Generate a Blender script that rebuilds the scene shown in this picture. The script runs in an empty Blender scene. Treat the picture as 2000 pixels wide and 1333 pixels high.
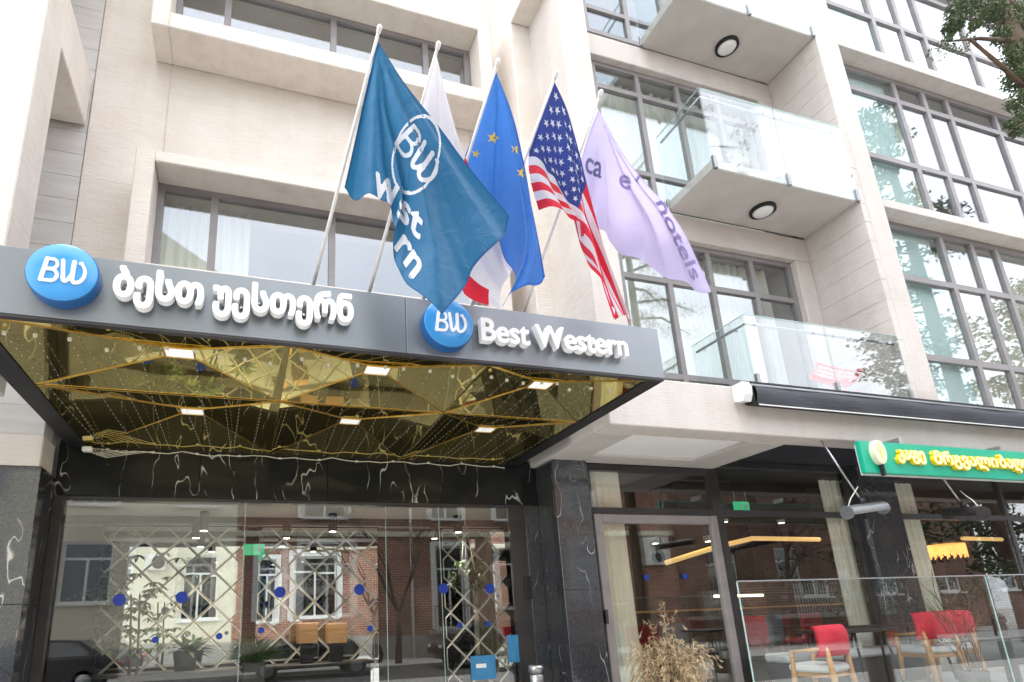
import bpy, bmesh, math, random
import numpy as np
from mathutils import Vector, Matrix
R=math.radians
random.seed(7)
SC=bpy.context.scene
COL=SC.collection
# ------------------------------------------------------------------ camera
def cam_axes(yaw,pit,rol):
    ca,sa=math.cos(yaw),math.sin(yaw)
    f=Vector((sa*math.cos(pit),ca*math.cos(pit),math.sin(pit)))
    r=Vector((ca,-sa,0)); u=r.cross(f)
    return r*math.cos(rol)+u*math.sin(rol), -r*math.sin(rol)+u*math.cos(rol), f
CR,CU,CF=cam_axes(R(18.0297),R(15.3776),R(-2.3179))
FPX=1154.66; PPX,PPY=845.918,892.7255
EYE=Vector((0,0,1.6))
cd=bpy.data.cameras.new('camera'); cam=bpy.data.objects.new('camera',cd); COL.objects.link(cam)
M=Matrix((CR,CU,-CF)).transposed().to_4x4(); M.translation=EYE
cam.matrix_world=M
cd.sensor_width=36; cd.lens=36*FPX/2000; cd.shift_x=(1000-PPX)/2000; cd.shift_y=(PPY-666.5)/2000
cd.clip_start=.05; cd.clip_end=600
SC.camera=cam
def at(px,py,Y):
    "point of the plane y=Y that the photograph shows at a pixel"
    d=CR*((px-PPX)/FPX)+CU*((PPY-py)/FPX)+CF
    return EYE+d*(Y/d.y)
# ------------------------------------------------------------------ world, sun, exposure
W=bpy.data.worlds.new('World'); SC.world=W; W.use_nodes=True
nt=W.node_tree; N=nt.nodes; L=nt.links
bg=N['Background']
sky=N.new('ShaderNodeTexSky'); sky.sky_type='NISHITA'; sky.sun_disc=False
sky.sun_elevation=R(70); sky.sun_rotation=R(200); sky.dust_density=3
tc=N.new('ShaderNodeTexCoord')
cl=N.new('ShaderNodeTexNoise'); cl.inputs['Scale'].default_value=2.2; cl.inputs['Detail'].default_value=6
L.new(tc.outputs['Generated'],cl.inputs['Vector'])
cr=N.new('ShaderNodeValToRGB'); cr.color_ramp.elements[0].position=.3; cr.color_ramp.elements[0].color=(8.2,8.7,9.6,1)
cr.color_ramp.elements[1].position=.7; cr.color_ramp.elements[1].color=(11.2,11.4,11.8,1)
L.new(cl.outputs['Fac'],cr.inputs['Fac'])
mx=N.new('ShaderNodeMix'); mx.data_type='RGBA'; mx.inputs['Factor'].default_value=.85
L.new(sky.outputs[0],mx.inputs['A']); L.new(cr.outputs[0],mx.inputs['B']); L.new(mx.outputs['Result'],bg.inputs['Color'])
bg.inputs['Strength'].default_value=.15
sd=bpy.data.lights.new('sun','SUN'); sd.energy=1.4; sd.angle=R(25); sd.color=(1,.965,.9)
so=bpy.data.objects.new('sun',sd); COL.objects.link(so); so.location=(-6,-20,30)
so.rotation_euler=Vector((.16,.1,-.98)).to_track_quat('-Z','Y').to_euler()
SC.view_settings.view_transform='Standard'; SC.view_settings.look='None'; SC.view_settings.gamma=1; SC.view_settings.exposure=1.26
SC.view_settings.use_curve_mapping=False
SC.render.engine='CYCLES'
cy=SC.cycles; cy.max_bounces=12; cy.diffuse_bounces=4; cy.glossy_bounces=7; cy.transmission_bounces=8; cy.transparent_max_bounces=32
cy.use_denoising=True; cy.sample_clamp_indirect=6; cy.caustics_reflective=True; cy.caustics_refractive=False; cy.blur_glossy=.3
try: cy.denoiser='OPENIMAGEDENOISE'
except Exception: pass
# ------------------------------------------------------------------ materials
MATS={}
def mat(name,col,rough=.6,metal=0,emit=None,es=0,spec=.5):
    if name in MATS: return MATS[name]
    m=bpy.data.materials.new(name); m.use_nodes=True
    b=m.node_tree.nodes['Principled BSDF']
    b.inputs['Base Color'].default_value=(*col,1); b.inputs['Roughness'].default_value=rough; b.inputs['Metallic'].default_value=metal
    b.inputs['Specular IOR Level'].default_value=spec
    if emit: b.inputs['Emission Color'].default_value=(*emit,1); b.inputs['Emission Strength'].default_value=es
    MATS[name]=m; return m
def nd(m,t): return m.node_tree.nodes.new(t)
def lk(m,a,b): m.node_tree.links.new(a,b)
def noisy(name,c0,c1,scale=(3,3,3),rough=.7,bump=.0,bscale=None,metal=0,detail=6,lo=.35,hi=.65,rv=0,spec=.5):
    "principled surface with two tones of noise and a fine relief"
    m=mat(name,c0,rough,metal,spec=spec); b=m.node_tree.nodes['Principled BSDF']
    t=nd(m,'ShaderNodeTexCoord'); mp=nd(m,'ShaderNodeMapping'); mp.inputs['Scale'].default_value=scale
    lk(m,t.outputs['Object'],mp.inputs['Vector'])
    n=nd(m,'ShaderNodeTexNoise'); n.inputs['Scale'].default_value=1; n.inputs['Detail'].default_value=detail; lk(m,mp.outputs[0],n.inputs['Vector'])
    r=nd(m,'ShaderNodeValToRGB'); r.color_ramp.elements[0].position=lo; r.color_ramp.elements[0].color=(*c0,1)
    r.color_ramp.elements[1].position=hi; r.color_ramp.elements[1].color=(*c1,1)
    lk(m,n.outputs['Fac'],r.inputs['Fac']); lk(m,r.outputs[0],b.inputs['Base Color'])
    if rv:
        q=nd(m,'ShaderNodeMapRange'); q.inputs['To Min'].default_value=max(0,rough-rv); q.inputs['To Max'].default_value=rough+rv
        lk(m,n.outputs['Fac'],q.inputs['Value']); lk(m,q.outputs[0],b.inputs['Roughness'])
    if bump:
        mp2=nd(m,'ShaderNodeMapping'); mp2.inputs['Scale'].default_value=bscale or scale; lk(m,t.outputs['Object'],mp2.inputs['Vector'])
        n2=nd(m,'ShaderNodeTexNoise'); n2.inputs['Scale'].default_value=1; n2.inputs['Detail'].default_value=5; lk(m,mp2.outputs[0],n2.inputs['Vector'])
        bp=nd(m,'ShaderNodeBump'); bp.inputs['Strength'].default_value=1; bp.inputs['Distance'].default_value=bump
        lk(m,n2.outputs['Fac'],bp.inputs['Height']); lk(m,bp.outputs[0],b.inputs['Normal'])
    return m
def stone(name,c0,c1,bump=.012):
    "travertine-like facing: long horizontal striation, pits and pale blotches"
    m=mat(name,c0,.82); b=m.node_tree.nodes['Principled BSDF']
    t=nd(m,'ShaderNodeTexCoord')
    def nz(sc,det,rough=.6):
        mp=nd(m,'ShaderNodeMapping'); mp.inputs['Scale'].default_value=sc; lk(m,t.outputs['Object'],mp.inputs['Vector'])
        n=nd(m,'ShaderNodeTexNoise'); n.inputs['Scale'].default_value=1; n.inputs['Detail'].default_value=det; n.inputs['Roughness'].default_value=rough
        lk(m,mp.outputs[0],n.inputs['Vector']); return n.outputs['Fac']
    big=nz((.9,.9,1.3),4); stri=nz((5,5,60),5,.7); pit=nz((38,38,60),3)
    r=nd(m,'ShaderNodeValToRGB'); r.color_ramp.elements[0].position=.32; r.color_ramp.elements[0].color=(*c0,1)
    r.color_ramp.elements[1].position=.68; r.color_ramp.elements[1].color=(*c1,1); lk(m,big,r.inputs['Fac'])
    r2=nd(m,'ShaderNodeValToRGB'); r2.color_ramp.elements[0].position=.3; r2.color_ramp.elements[0].color=(.88,.865,.85,1)
    r2.color_ramp.elements[1].position=.55; r2.color_ramp.elements[1].color=(1,1,1,1); lk(m,stri,r2.inputs['Fac'])
    wea=nz((3.2,3.2,.22),5,.65); r4=nd(m,'ShaderNodeValToRGB'); r4.color_ramp.elements[0].position=.36; r4.color_ramp.elements[0].color=(.86,.845,.82,1); r4.color_ramp.elements[1].position=.52; r4.color_ramp.elements[1].color=(1,1,1,1); lk(m,wea,r4.inputs['Fac'])
    m4=nd(m,'ShaderNodeMix'); m4.data_type='RGBA'; m4.blend_type='MULTIPLY'; m4.inputs['Factor'].default_value=.4; lk(m,r.outputs[0],m4.inputs['A']); lk(m,r4.outputs[0],m4.inputs['B'])
    mu=nd(m,'ShaderNodeMix'); mu.data_type='RGBA'; mu.blend_type='MULTIPLY'; mu.inputs['Factor'].default_value=.75
    lk(m,m4.outputs['Result'],mu.inputs['A']); lk(m,r2.outputs[0],mu.inputs['B']); lk(m,mu.outputs['Result'],b.inputs['Base Color'])
    ad=nd(m,'ShaderNodeMath'); ad.operation='ADD'; lk(m,stri,ad.inputs[0])
    s2=nd(m,'ShaderNodeMath'); s2.operation='MULTIPLY'; s2.inputs[1].default_value=.6; lk(m,pit,s2.inputs[0]); lk(m,s2.outputs[0],ad.inputs[1])
    bp=nd(m,'ShaderNodeBump'); bp.inputs['Strength'].default_value=.8; bp.inputs['Distance'].default_value=bump
    lk(m,ad.outputs[0],bp.inputs['Height']); lk(m,bp.outputs[0],b.inputs['Normal'])
    return m
def marble(name,base,rough,ior=1.5,vein=.011,cover=.5):
    m=mat(name,base,rough); b=m.node_tree.nodes['Principled BSDF']; b.inputs['IOR'].default_value=ior
    t=nd(m,'ShaderNodeTexCoord')
    n=nd(m,'ShaderNodeTexNoise'); n.inputs['Scale'].default_value=2.3; n.inputs['Detail'].default_value=5; lk(m,t.outputs['Object'],n.inputs['Vector'])
    ad=nd(m,'ShaderNodeVectorMath'); ad.operation='MULTIPLY_ADD'; ad.inputs[1].default_value=(.12,.12,.12)
    lk(m,n.outputs['Color'],ad.inputs[0]); lk(m,t.outputs['Object'],ad.inputs[2])
    mp=nd(m,'ShaderNodeMapping'); mp.inputs['Rotation'].default_value=(.3,.5,.1); mp.inputs['Scale'].default_value=(2.4,2.4,.85); lk(m,ad.outputs[0],mp.inputs['Vector'])
    v=nd(m,'ShaderNodeTexNoise'); v.inputs['Scale'].default_value=1.15; v.inputs['Detail'].default_value=2.2; v.inputs['Roughness'].default_value=.55; lk(m,mp.outputs[0],v.inputs['Vector'])
    vs=nd(m,'ShaderNodeMath'); vs.operation='SUBTRACT'; vs.inputs[1].default_value=.5; lk(m,v.outputs['Fac'],vs.inputs[0]); va=nd(m,'ShaderNodeMath'); va.operation='ABSOLUTE'; lk(m,vs.outputs[0],va.inputs[0])
    r=nd(m,'ShaderNodeValToRGB'); r.color_ramp.elements[0].position=0; r.color_ramp.elements[0].color=(1,1,1,1); r.color_ramp.elements[1].position=vein; r.color_ramp.elements[1].color=(0,0,0,1)
    nw=nd(m,'ShaderNodeTexNoise'); nw.inputs['Scale'].default_value=3.1; nw.inputs['Detail'].default_value=4; lk(m,t.outputs['Object'],nw.inputs['Vector'])
    mr=nd(m,'ShaderNodeMapRange'); mr.inputs['From Min'].default_value=.35; mr.inputs['From Max'].default_value=.7; mr.inputs['To Min'].default_value=.25; mr.inputs['To Max'].default_value=2.2; lk(m,nw.outputs['Fac'],mr.inputs['Value'])
    dv=nd(m,'ShaderNodeMath'); dv.operation='DIVIDE'; lk(m,va.outputs[0],dv.inputs[0]); lk(m,mr.outputs[0],dv.inputs[1]); lk(m,dv.outputs[0],r.inputs['Fac'])
    n2=nd(m,'ShaderNodeTexNoise'); n2.inputs['Scale'].default_value=1.9; n2.inputs['Detail'].default_value=3; lk(m,t.outputs['Object'],n2.inputs['Vector'])
    r2=nd(m,'ShaderNodeValToRGB'); r2.color_ramp.elements[0].position=cover; r2.color_ramp.elements[1].position=cover+.12; lk(m,n2.outputs['Fac'],r2.inputs['Fac'])
    mm=nd(m,'ShaderNodeMath'); mm.operation='MULTIPLY'; lk(m,r.outputs[0],mm.inputs[0]); lk(m,r2.outputs[0],mm.inputs[1])
    n3=nd(m,'ShaderNodeTexNoise'); n3.inputs['Scale'].default_value=75; n3.inputs['Detail'].default_value=6; lk(m,t.outputs['Object'],n3.inputs['Vector'])
    r3=nd(m,'ShaderNodeValToRGB'); r3.color_ramp.elements[0].position=.45; r3.color_ramp.elements[0].color=(*base,1)
    r3.color_ramp.elements[1].position=.75; r3.color_ramp.elements[1].color=(*[c*1.9+.008 for c in base],1); lk(m,n3.outputs['Fac'],r3.inputs['Fac'])
    mi=nd(m,'ShaderNodeMix'); mi.data_type='RGBA'; lk(m,mm.outputs[0],mi.inputs['Factor']); lk(m,r3.outputs[0],mi.inputs['A']); mi.inputs['B'].default_value=(.62,.62,.58,1)
    lk(m,mi.outputs['Result'],b.inputs['Base Color'])
    return m
def glassmat(name,tint,r0,rough=0.0,refl=(1,1,1)):
    "thin pane: mirror reflection that grows towards grazing, otherwise see-through"
    m=bpy.data.materials.new(name); m.use_nodes=True; t=m.node_tree; t.nodes.clear()
    o=t.nodes.new('ShaderNodeOutputMaterial'); mix=t.nodes.new('ShaderNodeMixShader')
    tr=t.nodes.new('ShaderNodeBsdfTransparent'); tr.inputs[0].default_value=(*tint,1)
    gl=t.nodes.new('ShaderNodeBsdfGlossy'); gl.inputs['Roughness'].default_value=rough; gl.inputs['Color'].default_value=(*refl,1)
    g=t.nodes.new('ShaderNodeNewGeometry'); d=t.nodes.new('ShaderNodeVectorMath'); d.operation='DOT_PRODUCT'
    t.links.new(g.outputs['Incoming'],d.inputs[0]); t.links.new(g.outputs['Normal'],d.inputs[1])
    def mth(op,a,b=None):
        n=t.nodes.new('ShaderNodeMath'); n.operation=op
        for i,x in enumerate((a,b)):
            if x is None: continue
            if isinstance(x,(int,float)): n.inputs[i].default_value=x
            else: t.links.new(x,n.inputs[i])
        return n.outputs[0]
    c=mth('SUBTRACT',1.0,mth('ABSOLUTE',d.outputs['Value'])); p=mth('POWER',c,5.0)
    fac=mth('ADD',mth('MULTIPLY',p,1-r0),r0)
    t.links.new(fac,mix.inputs[0]); t.links.new(tr.outputs[0],mix.inputs[1]); t.links.new(gl.outputs[0],mix.inputs[2]); t.links.new(mix.outputs[0],o.inputs[0])
    MATS[name]=m; return m
def mirrormat(name,col,rough=0.0,bump=0):
    m=bpy.data.materials.new(name); m.use_nodes=True; t=m.node_tree; t.nodes.clear()
    o=t.nodes.new('ShaderNodeOutputMaterial'); gl=t.nodes.new('ShaderNodeBsdfGlossy'); gl.inputs['Color'].default_value=(*col,1); gl.inputs['Roughness'].default_value=rough
    if bump:
        tcn=t.nodes.new('ShaderNodeTexCoord'); n=t.nodes.new('ShaderNodeTexNoise'); n.inputs['Scale'].default_value=1.6; n.inputs['Detail'].default_value=1
        b=t.nodes.new('ShaderNodeBump'); b.inputs['Distance'].default_value=bump; t.links.new(tcn.outputs['Object'],n.inputs['Vector']); t.links.new(n.outputs['Fac'],b.inputs['Height']); t.links.new(b.outputs[0],gl.inputs['Normal'])
    t.links.new(gl.outputs[0],o.inputs[0]); MATS[name]=m; return m
def clothmat(name,col,trans=.35,rough=.75,spec=.35):
    m=bpy.data.materials.new(name); m.use_nodes=True; t=m.node_tree; b=t.nodes['Principled BSDF']; o=t.nodes['Material Output']
    b.inputs['Base Color'].default_value=(*col,1); b.inputs['Roughness'].default_value=rough; b.inputs['Specular IOR Level'].default_value=spec
    b.inputs['Sheen Weight'].default_value=.15
    tl=t.nodes.new('ShaderNodeBsdfTranslucent'); tl.inputs['Color'].default_value=(*col,1)
    mi=t.nodes.new('ShaderNodeMixShader'); mi.inputs[0].default_value=trans
    tcn=t.nodes.new('ShaderNodeTexCoord'); n=t.nodes.new('ShaderNodeTexNoise'); n.inputs['Scale'].default_value=5; n.inputs['Detail'].default_value=7; n.inputs['Roughness'].default_value=.6; n.inputs['Distortion'].default_value=.8
    bp=t.nodes.new('ShaderNodeBump'); bp.inputs['Distance'].default_value=.03; bp.inputs['Strength'].default_value=.7
    t.links.new(tcn.outputs['Object'],n.inputs['Vector']); t.links.new(n.outputs['Fac'],bp.inputs['Height']); t.links.new(bp.outputs[0],b.inputs['Normal'])
    t.links.new(b.outputs[0],mi.inputs[1]); t.links.new(tl.outputs[0],mi.inputs[2]); t.links.new(mi.outputs[0],o.inputs[0])
    MATS[name]=m; return m
def brickmat(name,c0,c1,mortar):
    m=mat(name,c0,.85); b=m.node_tree.nodes['Principled BSDF']; t=nd(m,'ShaderNodeTexCoord')
    sx=nd(m,'ShaderNodeSeparateXYZ'); lk(m,t.outputs['Object'],sx.inputs[0]); a=nd(m,'ShaderNodeMath'); a.operation='ADD'; lk(m,sx.outputs[0],a.inputs[0]); lk(m,sx.outputs[1],a.inputs[1])
    cx=nd(m,'ShaderNodeCombineXYZ'); lk(m,a.outputs[0],cx.inputs[0]); lk(m,sx.outputs[2],cx.inputs[1])
    k=nd(m,'ShaderNodeTexBrick'); k.inputs['Scale'].default_value=1; k.inputs['Brick Width'].default_value=.3; k.inputs['Row Height'].default_value=.105; k.inputs['Mortar Size'].default_value=.016
    k.inputs['Color1'].default_value=(*c0,1); k.inputs['Color2'].default_value=(*c1,1); k.inputs['Mortar'].default_value=(*mortar,1); k.inputs['Bias'].default_value=-.1
    lk(m,cx.outputs[0],k.inputs['Vector'])
    n=nd(m,'ShaderNodeTexNoise'); n.inputs['Scale'].default_value=.9; n.inputs['Detail'].default_value=6; lk(m,t.outputs['Object'],n.inputs['Vector'])
    r=nd(m,'ShaderNodeValToRGB'); r.color_ramp.elements[0].position=.3; r.color_ramp.elements[0].color=(.6,.55,.5,1); r.color_ramp.elements[1].position=.65; r.color_ramp.elements[1].color=(1.1,1.05,1,1); lk(m,n.outputs['Fac'],r.inputs['Fac'])
    mu=nd(m,'ShaderNodeMix'); mu.data_type='RGBA'; mu.blend_type='MULTIPLY'; mu.inputs['Factor'].default_value=1; lk(m,k.outputs['Color'],mu.inputs['A']); lk(m,r.outputs[0],mu.inputs['B']); lk(m,mu.outputs['Result'],b.inputs['Base Color'])
    bp=nd(m,'ShaderNodeBump'); bp.inputs['Distance'].default_value=.01; bp.invert=True; lk(m,k.outputs['Fac'],bp.inputs['Height']); lk(m,bp.outputs[0],b.inputs['Normal'])
    return m
STONE=stone('cream_stone',(.665,.60,.54),(.74,.69,.635))
STONE_R=stone('rose_stone',(.58,.53,.49),(.64,.6,.565),.008)
PLASTER=noisy('beige_plaster',(.52,.485,.45),(.58,.55,.515),(2,2,2),.85,.004,(30,30,30))
GREYSLAB=noisy('grey_facing_slab',(.52,.5,.475),(.6,.58,.55),(1.4,1.4,9),.85,.004,(20,20,60))
SOFFITW=noisy('white_ceiling_board',(.84,.82,.81),(.88,.86,.85),(1,1,1),.8)
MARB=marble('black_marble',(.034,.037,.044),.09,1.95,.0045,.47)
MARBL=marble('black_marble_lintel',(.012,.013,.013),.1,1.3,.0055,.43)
FRAME=noisy('bronze_grey_metal',(.21,.195,.195),(.25,.232,.232),(2,2,6),.42,0)
FRAMED=noisy('dark_metal',(.028,.026,.028),(.045,.04,.04),(2,2,6),.35,0)
FRAMEL=noisy('pale_door_metal',(.27,.245,.24),(.32,.29,.28),(2,2,6),.4,0)
GLASS=glassmat('window_glass',(.92,.94,.935),.125,0,(.9,.94,1))
GLASS_T=glassmat('teal_window_glass',(.91,.95,.945),.105,0,(.92,.97,1))
GLASS_E=glassmat('shop_glass',(.975,.985,.975),.075)
GLASS_R=glassmat('railing_glass',(.92,.955,.955),.105)
GEDGE=noisy('glass_edge',(.3,.5,.47),(.5,.68,.64),(8,8,8),.2)
FASCIA=noisy('grey_composite_panel',(.205,.228,.245),(.25,.268,.29),(.8,.8,.8),.36,0,None,.5,3,rv=.05)
WHITE=noisy('white_acrylic',(.8,.8,.8),(.86,.86,.86),(6,6,6),.35)
WHITEP=noisy('white_paint',(.7,.7,.68),(.8,.8,.78),(3,3,8),.45)
LBLUE=noisy('logo_blue',(.035,.24,.58),(.06,.32,.68),(2.4,2.4,2.4),.18)
LBLUED=noisy('logo_rim_blue',(.008,.075,.25),(.012,.1,.3),(3,3,3),.25)
GOLD=noisy('gold_trim',(.55,.36,.1),(.66,.46,.17),(9,9,9),.28,0,None,1)
GOLDMIR=mirrormat('gold_mirror',(.80,.68,.3),.012,.003)
MIRROR=mirrormat('silver_mirror',(.86,.87,.86),.0)
BEVGLINT=noisy('bevel_painted_glint',(.84,.82,.76),(.92,.9,.86),(7,7,7),.3,0,None,.15)  # pale diffuse colour stands in for the bright reflections of the bevels
BLACK=noisy('matt_black',(.008,.008,.009),(.016,.016,.018),(4,4,4),.55)
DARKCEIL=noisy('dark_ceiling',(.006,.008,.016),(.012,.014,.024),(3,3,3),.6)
STEEL=noisy('brushed_steel',(.42,.43,.44),(.55,.56,.57),(4,4,60),.28,0,None,1)
RAILM=noisy('satin_grey_metal',(.25,.26,.27),(.33,.34,.35),(4,4,30),.35,0,None,.8)
LAMPW=mat('soffit_lamp_diffuser',(.85,.85,.85),.4,0,(1,.98,.95),.2)
LAMPOFF=noisy('opal_lamp_cover',(.78,.78,.76),(.84,.84,.82),(5,5,5),.3)
SPOT=mat('lit_spot',(1,1,1),.4,0,(1,.93,.8),7)
LEDY=mat('lit_led_tube',(1,.6,.1),.4,0,(1,.62,.24),.33)
LEDW=mat('lit_led_strip',(1,.9,.7),.4,0,(1,.85,.55),1.6)
CHAND=mat('lit_chandelier_rod',(1,.6,.2),.3,0,(1,.45,.12),.7)
EXITG=mat('lit_exit_green',(.02,.5,.2),.4,0,(.05,.75,.33),.2)
BULB=noisy('clear_bulb',(.75,.74,.7),(.85,.84,.8),(9,9,9),.2)
WIRED=noisy('dark_wire',(.12,.11,.09),(.2,.18,.15),(9,9,9),.5)
WIREW=noisy('pale_cable',(.5,.48,.42),(.62,.6,.54),(9,9,9),.5)
CURT=noisy('cream_curtain',(.84,.79,.66),(.9,.86,.76),(30,30,1.2),.9)
CURTG=noisy('sheer_curtain',(.66,.655,.57),(.78,.77,.69),(24,24,1.2),.9)
BLIND=noisy('pale_teal_blind',(.62,.71,.70),(.7,.77,.76),(2,2,2),.8)
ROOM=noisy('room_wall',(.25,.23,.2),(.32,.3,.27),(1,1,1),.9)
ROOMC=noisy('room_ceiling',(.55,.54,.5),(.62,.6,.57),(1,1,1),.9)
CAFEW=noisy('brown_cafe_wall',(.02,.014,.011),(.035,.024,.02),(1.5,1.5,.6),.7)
FLOOR=noisy('dark_floor_tile',(.08,.075,.07),(.12,.11,.1),(2,2,2),.3)
WOOD=noisy('oak_wood',(.42,.22,.085),(.55,.31,.14),(4,4,30),.5,.002,(8,8,60))
RED=noisy('raspberry_upholstery',(.55,.012,.035),(.68,.03,.06),(5,5,5),.75,.003,(90,90,90))
CUSH=noisy('pale_grey_cushion',(.6,.6,.58),(.7,.7,.68),(4,4,4),.85,.003,(80,80,80))
AWN=noisy('charcoal_awning_fabric',(.022,.025,.034),(.04,.043,.055),(1,1,4),.6,.006,(5,5,30))
GREEN=noisy('sign_green',(.0,.36,.22),(.005,.41,.26),(2,2,2),.3)
YEL=noisy('sign_yellow',(.85,.56,.0),(.9,.66,.02),(6,6,6),.35)
YELL=mat('sign_pale_yellow',(.95,.85,.45),.35,0,(1,.85,.35),.1)
TAN=noisy('dry_leaf',(.52,.38,.22),(.7,.55,.36),(9,9,9),.85)
LEAF=noisy('evergreen_leaf',(.035,.06,.02),(.085,.12,.045),(3,3,3),.6)
LEAF2=noisy('house_plant_leaf',(.03,.075,.02),(.08,.14,.04),(6,6,6),.4)
BARK=noisy('bark',(.07,.045,.03),(.14,.095,.065),(9,9,2),.9,.02,(20,20,5))
POT=noisy('grey_pot',(.05,.05,.05),(.08,.08,.075),(5,5,5),.5)
SOIL=noisy('soil',(.03,.02,.012),(.06,.04,.025),(20,20,20),.95)
DOTB=noisy('blue_sticker',(.005,.03,.3),(.008,.045,.36),(9,9,9),.35)
STKB=noisy('sky_blue_sticker',(.03,.2,.42),(.05,.25,.48),(9,9,9),.35)
ASPH=noisy('asphalt',(.08,.08,.08),(.11,.11,.11),(3,3,3),.9,.006,(60,60,60))
PAVE=noisy('paving',(.42,.41,.39),(.5,.49,.465),(2,2,2),.85,.004,(30,30,30))
BRICK=brickmat('red_brick',(.27,.085,.05),(.42,.18,.10),(.46,.41,.36))
BRICK2=brickmat('brown_brick',(.15,.055,.035),(.24,.095,.06),(.3,.25,.21))
CREAM=noisy('cream_render',(.62,.58,.45),(.72,.68,.54),(.8,.8,.5),.9,.01,(12,12,12))
GREYR=noisy('grey_render',(.3,.29,.26),(.37,.35,.32),(.8,.8,.5),.9)
ROOF=noisy('sheet_roof',(.2,.12,.09),(.27,.17,.13),(1,1,1),.6)
SHIN=glassmat('dark_pane',(.35,.4,.42),.12)
ACW=noisy('ac_casing',(.66,.66,.63),(.74,.74,.71),(4,4,4),.5)
PINKW=noisy('pink_wire',(.72,.07,.07),(.78,.1,.09),(9,9,9),.4)
ORANGE=noisy('orange_cushion',(.75,.12,.02),(.8,.16,.04),(9,9,9),.7)
# ------------------------------------------------------------------ object helpers
LOC={}
def new(name,me,parent=None):
    o=bpy.data.objects.new(name,me); COL.objects.link(o)
    if parent is not None: o.parent=parent; LOC[o.name]=LOC[parent.name]
    else: LOC[o.name]=Vector((0,0,0))
    return o
def tag(o,label,cat=None,group=None,kind=None):
    if label: o['label']=label
    if cat: o['category']=cat
    if group: o['group']=group
    if kind: o['kind']=kind
    return o
def thing(name,label,cat,loc,group=None):
    o=bpy.data.objects.new(name,None); COL.objects.link(o); o.location=loc; o.empty_display_size=.2
    LOC[o.name]=Vector(loc); return tag(o,label,cat,group)
class MB:
    def __init__(s): s.v=[]; s.f=[]; s.mi=[]
    def add(s,v,f,mi=0):
        n=len(s.v); s.v+=[tuple(p) for p in v]; s.f+=[tuple(i+n for i in q) for q in f]; s.mi+=[mi]*len(f); return s
    def box(s,x0,x1,y0,y1,z0,z1,mi=0):
        v=[(x,y,z) for z in (z0,z1) for y in (y0,y1) for x in (x0,x1)]
        return s.add(v,[(0,2,3,1),(4,5,7,6),(0,1,5,4),(2,6,7,3),(0,4,6,2),(1,3,7,5)],mi)
    def bbox(s,x0,x1,y0,y1,z0,z1,b=.006,mi=0):
        "box with chamfered edges"
        bm=bmesh.new(); bmesh.ops.create_cube(bm,size=1)
        for v in bm.verts: v.co=Vector(((x0+x1)/2+v.co.x*(x1-x0),(y0+y1)/2+v.co.y*(y1-y0),(z0+z1)/2+v.co.z*(z1-z0)))
        b=min(b,abs(x1-x0)*.3,abs(y1-y0)*.3,abs(z1-z0)*.3)
        bmesh.ops.bevel(bm,geom=bm.edges[:],offset=b,segments=1,affect='EDGES')
        bm.verts.index_update(); s.add([v.co[:] for v in bm.verts],[[v.index for v in f.verts] for f in bm.faces],mi); bm.free(); return s
    def tube(s,pts,r,n=8,cap=True,mi=0):
        pts=[Vector(p) for p in pts]; k=len(pts); rr=r if isinstance(r,(list,tuple)) else [r]*k
        V=[]; a=None
        for i,p in enumerate(pts):
            d=(pts[min(i+1,k-1)]-pts[max(i-1,0)]); d=d.normalized() if d.length>1e-9 else Vector((0,0,1))
            if a is None: a=d.orthogonal().normalized()
            else:
                a=a-d*a.dot(d); a=a.normalized() if a.length>1e-6 else d.orthogonal().normalized()
            b=d.cross(a)
            for j in range(n):
                t=2*math.pi*j/n; V.append(p+(a*math.cos(t)+b*math.sin(t))*rr[i])
        F=[(i*n+j,i*n+(j+1)%n,(i+1)*n+(j+1)%n,(i+1)*n+j) for i in range(k-1) for j in range(n)]
        if cap: F+=[tuple(range(n-1,-1,-1)),tuple((k-1)*n+j for j in range(n))]
        return s.add(V,F,mi)
    def lathe(s,c,prof,n=20,axis='z',mi=0):
        c=Vector(c); V=[]
        for r,h in prof:
            for j in range(n):
                t=2*math.pi*j/n; x,y=r*math.cos(t),r*math.sin(t)
                V.append(c+(Vector((x,y,h)) if axis=='z' else Vector((x,h,y)) if axis=='y' else Vector((h,x,y))))
        k=len(prof)
        F=[(i*n+j,i*n+(j+1)%n,(i+1)*n+(j+1)%n,(i+1)*n+j) for i in range(k-1) for j in range(n)]
        F+=[tuple(range(n-1,-1,-1)),tuple((k-1)*n+j for j in range(n))]
        return s.add(V,F,mi)
    def build(s,name,mats,parent=None,smooth=False,label=None):
        me=bpy.data.meshes.new(name); off=LOC[parent.name] if parent is not None else Vector((0,0,0))
        me.from_pydata([(p[0]-off.x,p[1]-off.y,p[2]-off.z) for p in s.v],[],s.f)
        for m in (mats if isinstance(mats,(list,tuple)) else [mats]): me.materials.append(m)
        if any(s.mi): me.polygons.foreach_set('material_index',s.mi)
        if smooth: me.polygons.foreach_set('use_smooth',[True]*len(me.polygons))
        me.validate(); me.update()
        o=new(name,me,parent)
        if label: o['label']=label
        return o
def B(name,m,p,x0,x1,y0,y1,z0,z1,bev=0,label=None):
    mb=MB()
    (mb.bbox(x0,x1,y0,y1,z0,z1,bev) if bev else mb.box(x0,x1,y0,y1,z0,z1))
    return mb.build(name,m,p,label=label)
def copy_tree(o,parent=None,loc=None,rz=None,label=None):
    c=o.copy(); COL.objects.link(c); c.parent=parent
    if loc is not None: c.location=loc
    if rz is not None: c.rotation_euler=(0,0,rz)
    if label: c['label']=label
    for ch in o.children: copy_tree(ch,c)
    return c
def struct(o): o['kind']='structure'; return o
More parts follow.
